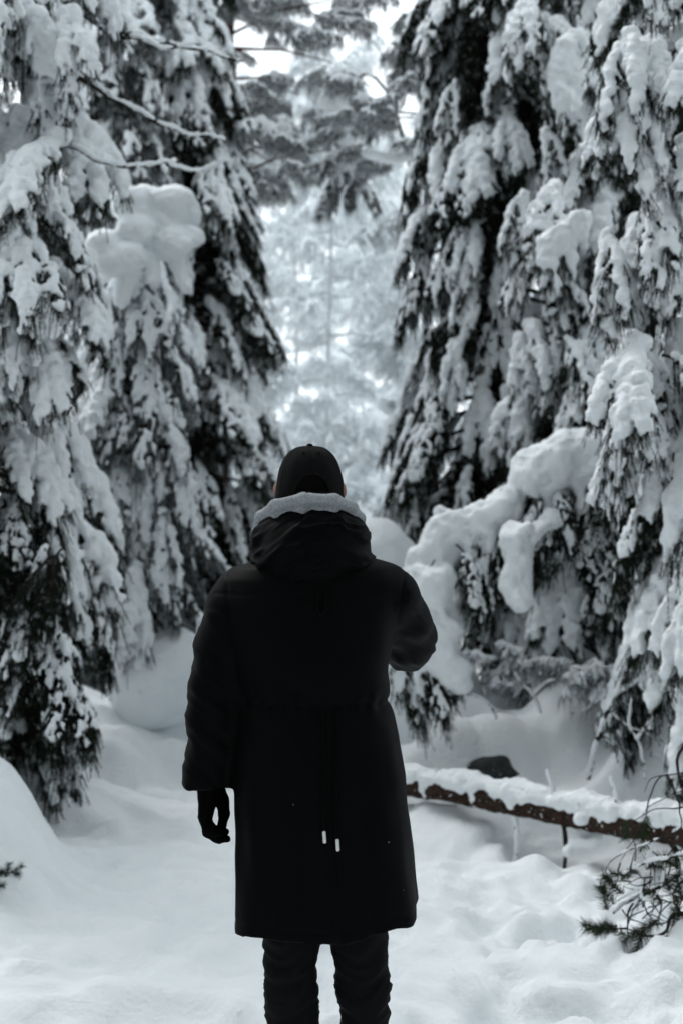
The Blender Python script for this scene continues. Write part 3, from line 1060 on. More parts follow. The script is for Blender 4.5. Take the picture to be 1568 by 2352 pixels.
for i in range(46):
    t = rngA.uniform(0.10, 0.95)
    cpt = curve(AR, 60)[int(t * 59)]
    k = ('medium', 'light', 'light')[rngA.integers(3)]
    add_bough(arch, cpt - np.array(L0) + rngA.normal(0, 0.05, 3) + (0, 0, -0.06), rngA.uniform(-PI, PI), rngA.uniform(0.32, 0.6), k, rngA, pitch=math.radians(-18))

# --- mound behind the person's right shoulder and the snowed-up boulders
def mound(name, label, prims, cat, group=None, seed=0, voxel=0.025, amp=0.02):
    c = np.mean([p[1] for p in prims], axis=0)
    loc = (c[0], c[1], gz(c[0], c[1]))
    root = empty(name, loc, label, cat, group)
    snow_lump("snow_cover", prims, root, loc, voxel, 22, seed, amp, 4, 'snow_ground', rough=0.002)
    return root, loc


G_M = "rounded snow mounds"
m1, l1 = mound("snowed_boulder", "tall rounded snow mound behind the person's right shoulder", [('b', at(870, 1290, 9.3), (0.24, 0.25, 0.28)), ('b', at(910, 1380, 9.3), (0.30, 0.3, 0.34)), ('b', at(880, 1520, 9.3), (0.40, 0.35, 0.40)), ('b', at(890, 1640, 9.3), (0.55, 0.5, 0.42)), ('b', at(960, 1600, 9.4), (0.4, 0.4, 0.36))], "mound", G_M, 501)
m2, l2 = mound("snowed_boulder", "round snow-capped boulder left of the trail beside the person's elbow", [('b', at(385, 1505, 9.6), (0.22, 0.24, 0.19)), ('b', at(425, 1525, 9.55), (0.16, 0.2, 0.17)), ('b', at(320, 1555, 9.5), (0.22, 0.25, 0.17)), ('b', at(375, 1590, 9.75), (0.24, 0.24, 0.24)), ('b', at(320, 1610, 9.6), (0.20, 0.24, 0.20))], "mound", G_M, 502)

# boulder with an uncovered dark face behind the log
hb = at(1145, 1760, 8.1)
rock = empty("boulder", (hb[0], hb[1] + 0.2, gz(hb[0], hb[1] + 0.2)), "dark boulder face showing under a smooth snow drift behind the log", "boulder")
L0 = np.array(rock.location)
F = Field(0.02, 40.0)
F.ball(hb + (0.02, 0.27, -0.05), (0.19, 0.20, 0.11))
F.ball(hb + (-0.09, 0.28, -0.06), (0.12, 0.17, 0.09))
V, Q = F.build()
N = vnormals(V, Q)
V = V + N * (0.035 * (1 - 2 * np.abs(fbm(V * 5, 71, 2))) * 0.7)[:, None]
link("rock", mesh_from("rock", V - L0, Q, [M['rock']]), rock)
# --- fallen log across the right-hand drift
A_, B_ = at(890, 1800, 7.75), at(1650, 1922, 6.25)
log = empty("fallen_log", (B_[0] * 0.5 + A_[0] * 0.5, B_[1] * 0.5 + A_[1] * 0.5, gz((A_[0] + B_[0]) / 2, (A_[1] + B_[1]) / 2)), "fallen log with reddish brown bark under a ridge of snow, right of the person", "log")
L0 = np.array(log.location)
LP = np.stack([A_ + (B_ - A_) * t + np.array([0, 0, 0.012 * math.sin(t * 7)]) for t in np.linspace(0, 1, 70)])
V, Q = tubes([(LP, np.linspace(0.053, 0.064, 70))], 28)
N = np.concatenate([np.repeat(LP, 28, 0), [LP[-1]], [LP[0]]])
dirn = V - N
V = V + dirn * (0.10 * fbm(V * np.array([14, 14, 30]), 61, 3) + 0.10 * (np.abs(fbm(V * np.array([8, 8, 8]), 63, 2)) < 0.12))[:, None]
faces = [f for f in (list(dict.fromkeys(q)) for q in Q.tolist()) if len(f) > 2]
link("log_trunk", mesh_from("log_trunk", V - L0, faces, [M['bark_log']]), log)
rngL = np.random.default_rng(61)
F = Field(0.0105, 70.0)
for i in range(69):
    h = max(0.016, 0.031 + 0.013 * math.sin(i * 0.45) + 0.008 * math.sin(i * 1.3 + 1) + rngL.normal(0, 0.006))
    F.cone(LP[i] + (0, 0.002, 0.062), LP[i + 1] + (0, 0.002, 0.062), h, h)
    if rngL.random() < 0.6:
        a = LP[i] + np.array([rngL.normal(0, 0.01), -0.040, 0.052])
        F.cone(a, a + (0, -0.010, -rngL.uniform(0.005, 0.035)), rngL.uniform(0.012, 0.020), 0.010)
for t, ln in ((0.13, 0.07), (0.30, 0.08), (0.42, 0.06), (0.70, 0.09), (0.72, 0.06)):
    p = A_ + (B_ - A_) * t + np.array([0, -0.052, 0.05])
    F.cone(p, p + (0, -0.006, -ln), 0.018, 0.010)
V, Q = F.build()
N = vnormals(V, Q)
V = V + N * (0.010 * fbm(V * 20, 65, 3) + 0.006 * np.abs(vnoise(V * 45, 66)))[:, None]
link("log_snow", mesh_from("log_snow", V - L0, Q, [M['snow_ground']]), log)
for i, (t, ang, ln, r, sr) in enumerate(((0.43, 0, 0.20, 0.010, 0.012), (0.577, 0, 0.22, 0.012, 0.0), (0.86, 0, 0.14, 0.012, 0.0), (0.555, 1, 0.13, 0.008, 0.010), (0.19, 1, 0.06, 0.006, 0.008), (0.735, 1, 0.14, 0.008, 0.009))):
    p = A_ + (B_ - A_) * t
    if ang == 0:
        gl_ = gz(p[0], p[1] - 0.05) - 0.02
        end = np.array([p[0] + (0.0 if i != 2 else 0.05), p[1] - 0.06, gl_ if i < 2 else p[2] - 0.17])
        pts = [p + (0, -0.03, -0.04), (p + end) / 2 + (0.012, -0.03, 0), end]
    else:
        pts = [p + (0, 0, 0.03), p + (-0.01, -0.01, 0.06 + ln * 0.4), p + (-0.03, 0.0, 0.06 + ln)]
    snowy_branch(log, L0, pts, r, r * 0.8, sr, 620 + i, 'twig', 0.9, 0.004, "branch_stub")

# --- tuft of snowed twigs under the log
def snowed_sprig(name, label, spots, d, seed, group=None, r=0.004, sr=0.018, cat="twigs"):
    c = at(*spots[0][0], d)
    loc = (c[0], c[1], gz(c[0], c[1]))
    root = empty(name, loc, label, cat, group)
    for i, pl_ in enumerate(spots):
        snowy_branch(root, loc, [at(a, b, d + 0.04 * math.sin(i + j)) for j, (a, b) in enumerate(pl_)], r, r * 0.5, sr, seed + i, 'twig', 0.75, 0.006, "twig")
    return root


snowed_sprig("snowed_twigs", "tangle of snow-covered twigs on the ground under the log", [
    [(1300, 1965), (1330, 1930), (1350, 1900), (1350, 1862), (1320, 1850)], [(1330, 1935), (1365, 1920), (1375, 1890)], [(1300, 1968), (1325, 1945), (1362, 1940), (1380, 1915)], [(1350, 1900), (1390, 1880), (1420, 1868)], [(1345, 1880), (1325, 1890)]], 6.75, 640)
snowed_sprig("snowed_twigs", "thin bare twig bowed over the drift beside the person's elbow", [
    [(1045, 1618), (1035, 1580), (1010, 1555), (975, 1535)], [(1005, 1632), (975, 1620), (950, 1608)], [(975, 1536), (940, 1560), (925, 1572)]], 8.0, 650, sr=0.010)

snowed_sprig("snowed_twigs", "thin forked twigs rising from the drift above the right end of the log", [
    [(1480, 1790), (1470, 1720), (1445, 1660), (1450, 1600)], [(1462, 1700), (1490, 1660), (1520, 1640)], [(1530, 1800), (1525, 1730), (1545, 1680)]], 7.0, 652, r=0.0055, sr=0.008)
snowed_sprig("snowed_twigs", "snow-dusted sticks poking out of the drift between the bent spruce and the log", [
    [(1240, 1640), (1225, 1600), (1195, 1570), (1180, 1545)], [(1222, 1598), (1250, 1570), (1275, 1562)], [(1310, 1650), (1330, 1610), (1362, 1585)], [(1140, 1650), (1120, 1615), (1085, 1600)]], 8.3, 656, r=0.006, sr=0.009)

# leaning dead sapling behind the log
sap = empty("dead_sapling", (at(1350, 1765, 7.3)[0], 7.3, gz(at(1350, 1765, 7.3)[0], 7.3) - 0.02), "leaning dead sapling rimed with snow behind the log", "sapling")
L0 = sap.location
for i, (pl_, r, sr) in enumerate((([(1350, 1790), (1370, 1700), (1385, 1650), (1410, 1600), (1430, 1560), (1440, 1480), (1425, 1400)], 0.013, 0.012), ([(1410, 1600), (1450, 1570), (1490, 1548)], 0.008, 0.010), ([(1430, 1575), (1470, 1605), (1485, 1620)], 0.005, 0.0),
                                  ([(1405, 1640), (1440, 1668), (1500, 1695), (1550, 1715)], 0.007, 0.007), ([(1375, 1690), (1395, 1695), (1402, 1705)], 0.006, 0.0), ([(1392, 1640), (1415, 1630), (1430, 1625)], 0.005, 0.0), ([(1432, 1540), (1445, 1510), (1470, 1490)], 0.006, 0.007))):
    snowy_branch(sap, L0, [at(a, b, 7.3 - 0.0006 * (a - 1350)) for a, b in pl_], r, r * 0.5, sr, 660 + i, 'twig', 0.8, 0.006, "branch")


# --- broken pine top lying in the right-hand corner
def pine_tuft(n=170, seed=0, L=0.055):
    rng_ = np.random.default_rng(seed)
    VV = []
    for i in range(n):
        s = rng_.uniform(-0.05, 0.05)
        a = rng_.uniform(0, 2 * PI)
        d_ = np.array([rng_.uniform(0.25, 1.1), math.cos(a), math.sin(a)])
        d_ /= np.linalg.norm(d_)
        o_ = np.array([s, 0, 0])
        w_ = np.cross(d_, rng_.normal(size=3))
        w_ = w_ / np.linalg.norm(w_) * 0.0014
        e = o_ + d_ * L * rng_.uniform(0.7, 1.1)
        VV += [o_ - w_, o_ + w_, e]
    V_ = np.array(VV)
    return mesh_from("pine_tuft", V_, np.arange(len(V_)).reshape(-1, 3), [M['needle_pine']], False)


TUFT = [pine_tuft(seed=i) for i in range(3)]
TUFT_DARK = []
for t_ in TUFT[:2]:
    t_ = t_.copy()
    t_.materials[0] = M['needle']
    TUFT_DARK.append(t_)
pb_ = at(1540, 2140, 5.35)
pine = empty("fallen_pine_branch", (pb_[0], pb_[1], gz(pb_[0], pb_[1])), "broken pine branch with curled twigs and green needle tufts lying in the lower right corner", "branch")
L0 = np.array(pine.location)
PD2 = 5.35
strokes = [
    ([(1640, 1960), (1568, 2000), (1510, 2040), (1460, 2070), (1405, 2100)], 0.013, 0.010),
    ([(1640, 2060), (1590, 2090), (1545, 2110), (1530, 2140), (1490, 2150), (1440, 2135)], 0.013, 0.0),
    ([(1640, 1930), (1560, 1960), (1490, 1985), (1440, 2010), (1400, 2020)], 0.007, 0.008),
    ([(1590, 1765), (1540, 1776), (1492, 1792), (1478, 1822)], 0.004, 0.0),
    ([(1520, 1780), (1490, 1840), (1470, 1900), (1440, 1950), (1420, 1975)], 0.004, 0.0),
    ([(1590, 1800), (1535, 1830), (1495, 1850), (1455, 1885)], 0.004, 0.004),
    ([(1540, 1790), (1560, 1850), (1565, 1900), (1568, 1960)], 0.005, 0.0),
    ([(1568, 1850), (1520, 1862), (1470, 1875), (1430, 1900)], 0.004, 0.0),
    ([(1568, 1900), (1520, 1925), (1470, 1940), (1420, 1970), (1395, 2000)], 0.005, 0.005),
    ([(1450, 2075), (1440, 2100), (1445, 2140), (1460, 2150)], 0.005, 0.0),
    ([(1480, 2060), (1470, 2020), (1440, 2000)], 0.004, 0.0),
    ([(1500, 2045), (1520, 2080), (1525, 2120)], 0.006, 0.0),
    ([(1520, 2035), (1550, 2060), (1560, 2090), (1555, 2130)], 0.004, 0.0),
    ([(1470, 2065), (1490, 2100), (1530, 2115), (1560, 2100)], 0.004, 0.0),
    ([(1430, 2085), (1455, 2115), (1500, 2125), (1535, 2110)], 0.0035, 0.0),
    ([(1568, 2010), (1540, 2050), (1545, 2075), (1560, 2080)], 0.006, 0.0),
    ([(1445, 2135), (1410, 2130), (1375, 2128)], 0.006, 0.0),
    ([(1568, 1700), (1560, 1760), (1568, 1830), (1580, 1900)], 0.008, 0.0),
    ([(1425, 1985), (1410, 2020), (1398, 2050)], 0.004, 0.0),
]
for i, (pl_, r, sr) in enumerate(strokes):
    snowy_branch(pine, L0, [at(a, b, PD2 + 0.10 * math.sin(i * 1.9 + j * 0.7)) for j, (a, b) in enumerate(pl_)], r * 0.85, r * 0.25, sr, 700 + i, 'twig', 0.55, 0.014, "twig")
rngP = np.random.default_rng(3)
for i in range(56):
    a, b = rngP.uniform(1430, 1600), rngP.uniform(1960, 2130)
    th = rngP.uniform(0, 2 * PI)
    pts = [(a, b)]
    for j in range(4):
        th += rngP.normal(0.08, 0.22)
        pts.append((pts[-1][0] + 17 * math.cos(th), pts[-1][1] + 17 * math.sin(th)))
    dd = rngP.uniform(-0.12, 0.12)
    snowy_branch(pine, L0, [at(u, v, PD2 + dd) for u, v in pts], 0.0030, 0.0009, 0.006 if rngP.random() < 0.2 else 0.0, 760 + i, 'twig', 0.5, 0.004, "twig", 5)
tufts = [(1400, 2025, 2.2), (1410, 2035, 2.5), (1395, 2055, 2.4), (1388, 2065, 2.2), (1425, 2010, 2.8), (1440, 2010, 0.5), (1365, 2128, 3.0), (1375, 2133, 3.2), (1392, 2135, 3.3), (1410, 2135, 3.0), (1450, 2148, 3.6), (1470, 2155, 3.9),
         (1530, 2160, 3.6), (1550, 2155, 3.7), (1515, 2175, 3.6), (1545, 2110, 1.6), (1560, 2130, 1.2), (1555, 2090, 1.9), (1290 + 145, 1905, 4.4), (1478, 1925, 4.6), (1480, 1900, 4.3), (1568, 2120, 0.6), (1500, 2060, 2.6), (1530, 2030, 2.4), (1560, 2040, 2.2), (1490, 2130, 3.2), (1575, 2160, 3.4), (1540, 1985, 2.6), (1580, 1960, 2.3), (1505, 1990, 2.8)]
for i, (a, b, th) in enumerate(tufts):
    o = link("needle_tuft", TUFT[i % 3], pine)
    o.location = at(a, b, PD2 + rngP.normal(0, 0.05)) - L0
    o.rotation_euler = (rngP.uniform(0, 6), -th + PI * 0 + rngP.normal(0, 0.2), rngP.normal(0, 0.5))
    s = rngP.uniform(0.7, 1.05)
    o.scale = (s, s, s)

# dark sprig poking from the bank at the left edge
spg = at(35, 1950, 5.62)
sprig = empty("buried_spruce_sprig", (spg[0], spg[1], gz(spg[0], spg[1]) - 0.05), "dark spruce sprig poking out of the snow bank at the left edge", "sprig")
for i in range(9):
    o = link("needle_tuft", TUFT_DARK[i % 2], sprig)
    o.location = (rngP.normal(-0.03, 0.035), rngP.normal(-0.05, 0.03), 0.10 + rngP.normal(0, 0.03))
    o.rotation_euler = (rngP.uniform(0, 6), rngP.uniform(-1.2, 0.2), rngP.normal(-0.6, 0.7))
    o.scale = (0.55, 0.55, 0.55)

# --- tall pines behind the left spruces: red trunks and dark clumped crowns at the top of the picture
def pine_tree(label, x, y, H, r, seed, lows, crown_z, n_cl):
    base = g3(x, y)
    root = empty("pine_tree", base, label, "tree", "pines behind the left spruces")
    rng_ = np.random.default_rng(seed)
    z = np.linspace(-0.2, H, 22)
    P = np.stack([0.05 * np.sin(z * 0.6 + seed), 0.04 * np.cos(z * 0.5), z], 1)
    link("trunk", tube_mesh("trunk", [(P, r * (1 - 0.6 * (z + 0.2) / H))], M['bark_pine'], 14, r * 0.06, seed, 10), root)
    for i in range(lows):
        zz = rng_.uniform(2.5, H * 0.8)
        az = rng_.uniform(0, 2 * PI)
        ln = rng_.uniform(0.6, 1.6)
        a = np.array([0, 0, zz])
        pts = [a, a + ln * 0.5 * np.array([math.cos(az), math.sin(az), rng_.uniform(-0.1, 0.2)]), a + ln * np.array([math.cos(az), math.sin(az), rng_.uniform(-0.3, 0.1)])]
        snowy_branch(root, (0, 0, 0), pts, 0.022, 0.008, 0.05, seed * 10 + i, 'twig', 0.85, 0.04, "branch", 6)
    limbs = []
    for i in range(n_cl):
        zz = crown_z + (H - crown_z) * rng_.random() ** 2.3
        az = rng_.uniform(0, 2 * PI)
        rho = rng_.uniform(0.3, 1.5)
        e = np.array([rho * math.cos(az), rho * math.sin(az), zz + rng_.normal(0, 0.15)])
        limbs.append((np.array([[0, 0, zz - 0.1], e * (0.5, 0.5, 1), e]), [0.018, 0.012, 0.006]))
        for q in range(3):
            add_bough(root, e + rng_.normal(0, 0.24, 3), az + rng_.normal(0, 1.2), rng_.uniform(0.28, 0.62), 'frost', rng_, pitch=math.radians(rng_.uniform(-5, 35)), needle='needle_crown', snow=rng_.random() < 0.9)
    tag(link("crown_limbs", tube_mesh("crown_limbs", limbs, M['bark_pine'], 6), root), kind='stuff')
    return root


pine_tree("red-barked pine trunk nearer the left edge, high among the left spruces", -1.50, 13.6, 11.0, 0.13, 21, 6, 5.0, 30)
pine_tree("red-barked pine trunk next to the gap, its dark crown over the trail", -1.18, 14.4, 11.5, 0.10, 22, 6, 5.0, 48)

# brush half buried in the drifts behind the log
def buried_shrub(label, px, py, d, n_, seed, kind='rime', needle='needle_frost', sc_=(0.25, 0.45)):
    c = at(px, py, d)
    root = empty("buried_shrub", (c[0], d, gz(c[0], d) - 0.04), label, "shrub", "half-buried brush")
    rng_ = np.random.default_rng(seed)
    for i in range(n_):
        add_bough(root, (rng_.normal(0, 0.16), rng_.normal(0, 0.10), max(0.05, c[2] - gz(c[0], d) - 0.10 + rng_.normal(0, 0.08))), rng_.uniform(-PI, PI), rng_.uniform(*sc_), kind, rng_, needle=needle, pitch=math.radians(-10))
    return root


buried_shrub("frosted brush half buried beside the foot of the dark right spruce", 1175, 1490, 9.3, 14, 801)
buried_shrub("frosted brush at the foot of the right edge spruce, behind the dead sapling", 1420, 1510, 8.2, 10, 802)
buried_shrub("low grey brush at the foot of the short capped spruce", 430, 1370, 10.6, 16, 803, sc_=(0.35, 0.6))

# thin tree bowed into the gap under grey clumps of snow
bw = empty("snow_bowed_tree", g3(1.15, 15.2), "thin tree bowed into the top of the gap under grey clumps of snow", "tree")
L0 = np.array(bw.location)
st_ = [L0 + (0, 0, -0.1), at(985, 900, 15.2), at(960, 500, 15.1), at(905, 250, 15.0), at(845, 170, 14.9), at(795, 215, 14.8), at(785, 300, 14.7)]
link("stem", tube_mesh("stem", [(curve(st_, 40) - L0, np.linspace(0.05, 0.012, 40))], M['bark_spruce'], 8, 0.004, 5, 20), bw)
prs = []
for px, py, r in ((765, 225, 0.13), (790, 205, 0.12), (820, 235, 0.11), (780, 260, 0.14), (810, 270, 0.10), (775, 295, 0.08), (800, 320, 0.10), (825, 310, 0.08), (840, 290, 0.06), (812, 362, 0.09), (826, 385, 0.07), (800, 390, 0.06)):
    prs.append(('b', at(px, py, 14.75), (r, r, r * 0.9)))
snow_lump("snow_clump", prs, bw, L0, 0.028, 32, 520, 0.03, 5)
rngB = np.random.default_rng(31)
for i in range(16):
    q = at(rngB.uniform(770, 840), rngB.uniform(220, 420), 14.8)
    add_bough(bw, q - L0, rngB.uniform(-PI, PI), rngB.uniform(0.3, 0.5), 'light', rngB, needle='needle_frost')
pine_tree("dark pine leaning its crown over the top of the gap from the right", 1.5, 13.4, 10.5, 0.12, 23, 4, 5.2, 40)

# ------------------------------------------------------------------ the person on the trail
PD = 3.64


def X(px):
    return (px - 784) * KPX * PD


def Z(py):
    return CAM_Z - (py - 1176) * KPX * PD


P_LOC = np.array([X(742), PD, gz(X(742), PD) - 0.05])
person = empty("person", P_LOC, "person in a long black parka, black cap and gloves seen from behind on the trail", "person")


def pmesh(name, V, Q, mat, parent=person):
    return link(name, mesh_from(name, V - P_LOC, Q, [mat]), parent)


FOOT_Z = P_LOC[2] + 0.02
HX, HY = X(711), 3.675                                   # head centre
HZ = Z(1124)

# --- body: one skin surface, hidden by clothes but for the ears and nape
F = Field(0.008, 160.0)
F.ball((HX, HY, HZ), (0.074, 0.092, 0.098))
F.ball((HX, HY + 0.035, HZ - 0.075), (0.056, 0.062, 0.062))          # jaw
F.cone((HX, HY + 0.095, HZ - 0.015), (HX, HY + 0.112, HZ - 0.045), 0.010, 0.014)   # nose
for s in (-1, 1):
    F.ball((HX + s * 0.030, HY + 0.084, HZ - 0.008), 0.014)             # eyes
    F.cone((HX + s * 0.018, HY + 0.092, HZ - 0.085), (HX, HY + 0.097, HZ - 0.083), 0.008, 0.009)   # lips
    F.chain([(HX + s * 0.076, HY + 0.012, HZ - 0.030), (HX + s * 0.0835, HY - 0.010, HZ - 0.006), (HX + s * 0.083, HY - 0.006, HZ + 0.014)], [0.008, 0.009, 0.008])
NECK = (X(722), 3.65)
F.cone((HX, HY - 0.01, HZ - 0.06), (NECK[0], NECK[1], Z(1275)), 0.060, 0.066)
BC = X(735)
F.chain([(BC, 3.64, Z(1330)), (BC, 3.645, Z(1500)), (BC, 3.65, Z(1640)), (BC, 3.645, Z(1780))], [0.11, 0.115, 0.10, 0.115], (1.25, 0.85, 1))
for s in (-1, 1):
    F.cone((NECK[0], 3.645, Z(1290)), (BC + s * 0.17, 3.645, Z(1345)), 0.06, 0.052)
LH = [(X(671), 3.645), (X(823), 3.65)]
for (lx, ly), kx in zip(LH, (X(671), X(828))):
    F.chain([(lx, ly, Z(1800)), (kx, ly + 0.01, Z(2230)), (kx, ly - 0.01, FOOT_Z + 0.09)], [0.083, 0.050, 0.036])
    F.cone((kx, ly - 0.02, FOOT_Z + 0.04), (kx, ly + 0.16, FOOT_Z + 0.03), 0.035, 0.028)
L_SH, L_EL, L_WR = (X(528), 3.645, Z(1372)), (X(490), 3.625, Z(1590)), (X(474), 3.66, Z(1795))
R_SH = (X(908), 3.65, Z(1366))
R_EL = tuple(at(936, 1478, 3.85))
R_WR = tuple(at(842, 1330, 4.00))
F.chain([L_SH, L_EL, L_WR, (X(472), 3.66, Z(1836))], [0.048, 0.038, 0.025, 0.020])
F.chain([R_SH, R_EL, R_WR, tuple(at(815, 1290, 4.02))], [0.048, 0.038, 0.027, 0.024])
V, Q = F.build()
body = pmesh("body", relax(V, Q, 2, 0.4), Q, M['skin'])

# --- hair: a close-cropped shell with short strands below the cap
F = Field(0.006, 220.0)
F.ball((HX, HY - 0.008, HZ + 0.004), (0.0775, 0.0945, 0.100))
F.ball((HX, HY - 0.055, HZ - 0.065), (0.052, 0.036, 0.045))
V, Q = F.build(lambda A, x, y, z: np.maximum(A, np.maximum((y - HY - 0.02) * 0.9 + (HZ - z) * 0.25, z - HZ - 0.045)))
hair = pmesh("hair", V, Q, M['hair'])
rng = np.random.default_rng(77)
st = V[rng.integers(0, len(V), 2600)]
st = st[(st[:, 1] < HY + 0.005) & (st[:, 2] < HZ + 0.04)]
dn = st - np.array([HX, HY, HZ])
dn /= np.linalg.norm(dn, axis=1)[:, None]
tip = st + dn * 0.004 + np.array([0, 0, -0.011]) + rng.normal(0, 0.002, st.shape)
sd = np.cross(dn, np.array([0, 0, 1.0])) * 0.0007
sv = np.stack([st - sd, st + sd, tip], 1).reshape(-1, 3)
tag(pmesh("hair_strands", sv, np.arange(len(sv)).reshape(-1, 3), M['hair'], hair), kind='stuff')

# --- cap: six panels, stitched seams, arched opening with strap at the back
YAW = math.radians(6)
nu, nv = 144, 30
AX, AY, CH = 0.0890, 0.104, Z(1023) - Z(1146)
cap_base = Z(1146)


def cap_point(u, v, off=0.0):
    """u: azimuth from the back of the head, v: 0 rim .. 1 top"""
    ph = v * PI / 2
    r = math.cos(ph) ** 0.70
    a = u + YAW
    return np.array([HX + (AX + off) * r * math.sin(a), HY - (AY + off) * r * math.cos(a), cap_base + (CH + off) * math.sin(ph) ** 0.90])


V = []
for j in range(nv + 1):
    for i in range(nu):
        u = 2 * PI * i / nu
        du = (u + PI) % (2 * PI) - PI
        arch = 0.0
        if abs(du) < 0.52:
            arch = 0.27 * math.sqrt(1 - (du / 0.52) ** 2)
        v = arch + (1 - arch) * j / nv
        v = min(v, 0.995)
        seam = min(abs(((u + PI / 6 * 0) % (PI / 3)) - k * PI / 3) for k in (0, 1)) * math.cos(v * PI / 2)
        off = -0.0016 * math.exp(-(seam / 0.022) ** 2) + 0.0010 * math.exp(-((seam - 0.05) / 0.03) ** 2) * (v < 0.95)
        p = cap_point(u, v, off)
        V.append(p)
V = np.array(V)
V += (np.stack([fbm(V * 30, 60 + k, 2) for k in range(3)], 1) * 0.0010)
Q = []
for j in range(nv):
    for i in range(nu):
        Q.append([j * nu + i, j * nu + (i + 1) % nu, (j + 1) * nu + (i + 1) % nu, (j + 1) * nu + i])
# an inner skin gives the cloth its thickness
n0 = len(V)
ctr = np.array([HX, HY, cap_base])
V = np.concatenate([V, ctr + (V - ctr) * 0.982])
Q = Q + [[q[3] + n0, q[2] + n0, q[1] + n0, q[0] + n0] for q in Q] + [[(i + 1) % nu, i, n0 + i, n0 + (i + 1) % nu] for i in range(nu)]
cap = pmesh("cap", V, np.array(Q), M['cap'])
# piping round the arch
arc = []
for k in range(31):
    du = -0.52 + 1.04 * k / 30
    arc.append(cap_point(du, 0.27 * math.sqrt(max(0, 1 - (du / 0.52) ** 2)), 0.0012))
link("arch_piping", tube_mesh("arch_piping", [(np.array(arc) - P_LOC, np.full(31, 0.0024))], M['cap'], 8), cap)
F = Field(0.0025, 400.0)
F.ball(cap_point(0, 0.999, 0.0015), (0.0085, 0.0085, 0.0052))
V, Q = F.build()
pmesh("cap_button", V, Q, M['cap'], cap)
for u in (-0.33 - 0.02, 0.33):
    c0 = cap_point(u, 0.63, 0.0012)
    n_ = (c0 - ctr) / np.linalg.norm(c0 - ctr)
    t1 = np.cross(n_, (0, 0, 1))
    t1 /= np.linalg.norm(t1)
    t2 = np.cross(n_, t1)
    ring = np.array([c0 + 0.0032 * (math.cos(a) * t1 + math.sin(a) * t2) for a in np.linspace(0, 2 * PI, 17)])
    link("eyelet", tube_mesh("eyelet", [(ring - P_LOC, np.full(17, 0.0013))], M['jeans'], 6), cap)
sp = np.array([cap_point(u, 0.03, 0.001) for u in np.linspace(-0.56, 0.56, 24)])
sv = np.concatenate([sp + (0, 0, -0.011), sp + (0, 0, 0.010), sp * 1 + (0, 0.003, 0.010), sp + (0, 0.003, -0.011)])
sq = []
for i in range(23):
    for a, b in ((0, 1), (1, 2), (2, 3), (3, 0)):
        sq.append([a * 24 + i, a * 24 + i + 1, b * 24 + i + 1, b * 24 + i])
pmesh("cap_strap", sv, np.array(sq), M['cap'], cap)
bv, bq = [], []
for j in range(9):                                        # brim, out of sight in front
    for i in range(21):
        u = -0.95 + 1.9 * i / 20
        e = j / 8
        p = cap_point(PI + u, 0.03, 0.0)
        d = np.array([math.sin(PI + u + YAW) * 0.45, -math.cos(PI + u + YAW), 0]) * 0.075 * e * math.cos(u * 1.25) ** 0.5
        bv.append(p + d + np.array([0, 0, -0.012 * e - 0.016 * e * (u ** 2)]))
for j in range(8):
    for i in range(20):
        a = j * 21 + i
        bq.append([a, a + 1, a + 22, a + 21])
n0 = len(bv)
bv = bv + [p + np.array([0, 0, -0.003]) for p in bv]
bq = bq + [[q[3] + n0, q[2] + n0, q[1] + n0, q[0] + n0] for q in bq]
pmesh("cap_brim", np.array(bv), np.array(bq), M['cap'], cap)

# --- coat: a long straight parka with a fishtail hem
PR = np.array([  # py, left px, right px, half depth, centre y
    [1258, 668, 775, 0.070, 3.655], [1272, 618, 826, 0.095, 3.65], [1286, 584, 862, 0.112, 3.648], [1304, 548, 896, 0.126, 3.646], [1330, 523, 916, 0.136, 3.645],
    [1380, 515, 914, 0.146, 3.645], [1450, 522, 903, 0.150, 3.645], [1540, 531, 894, 0.150, 3.648], [1610, 538, 893, 0.144, 3.65], [1640, 540, 903, 0.145, 3.65],
    [1700, 537, 918, 0.152, 3.65], [1780, 535, 934, 0.160, 3.65], [1850, 533, 941, 0.166, 3.65], [1920, 531, 946, 0.170, 3.65], [1990, 531, 952, 0.173, 3.65],
    [2060, 534, 961, 0.175, 3.65], [2120, 536, 966, 0.175, 3.65], [2220, 538, 966, 0.175, 3.65]])
pz = np.array([Z(a) for a in PR[:, 0]])[::-1]
pl = np.array([X(a) for a in PR[:, 1]])[::-1]
pr = np.array([X(a) for a in PR[:, 2]])[::-1]
pb, pc = PR[::-1, 3], PR[::-1, 4]
HEMX = np.array([X(a) for a in (520, 537, 575, 612, 740, 868, 905, 940, 956, 966)])
HEMZ = np.array([Z(a) for a in (2130, 2134, 2126, 2127, 2128, 2114, 2106, 2108, 2100, 2080)])


def torso_d(x, y, z):
    zf = np.asarray(z).ravel()
    sh = np.asarray(z).shape
    l, r, b, c = (np.interp(zf, pz, q).reshape(sh) for q in (pl, pr, pb, pc))
    a, cx = (r - l) / 2, (r + l) / 2
    q = (np.abs((x - cx) / a) ** 2.35 + np.abs((y - c) / b) ** 2.35) ** (1 / 2.35)
    return (q - 1) * np.minimum(a, b), q, np.minimum(a, b)


def coat_torso(x, y, z):
    d, q, m = torso_d(x, y, z)
    d = np.maximum(d, z - Z(1256))
    zh = np.interp(np.asarray(x).ravel(), HEMX, HEMZ).reshape(np.asarray(x).shape)
    front = np.clip((y - 3.62) / 0.12, 0, 1) * 0.03         # the front hem hangs a little higher
    d = np.maximum(d, zh + front - z)
    cav = np.maximum(np.maximum((q - 1) * m + 0.024, z - zh - 0.30), -10)
    return np.maximum(d, -cav)


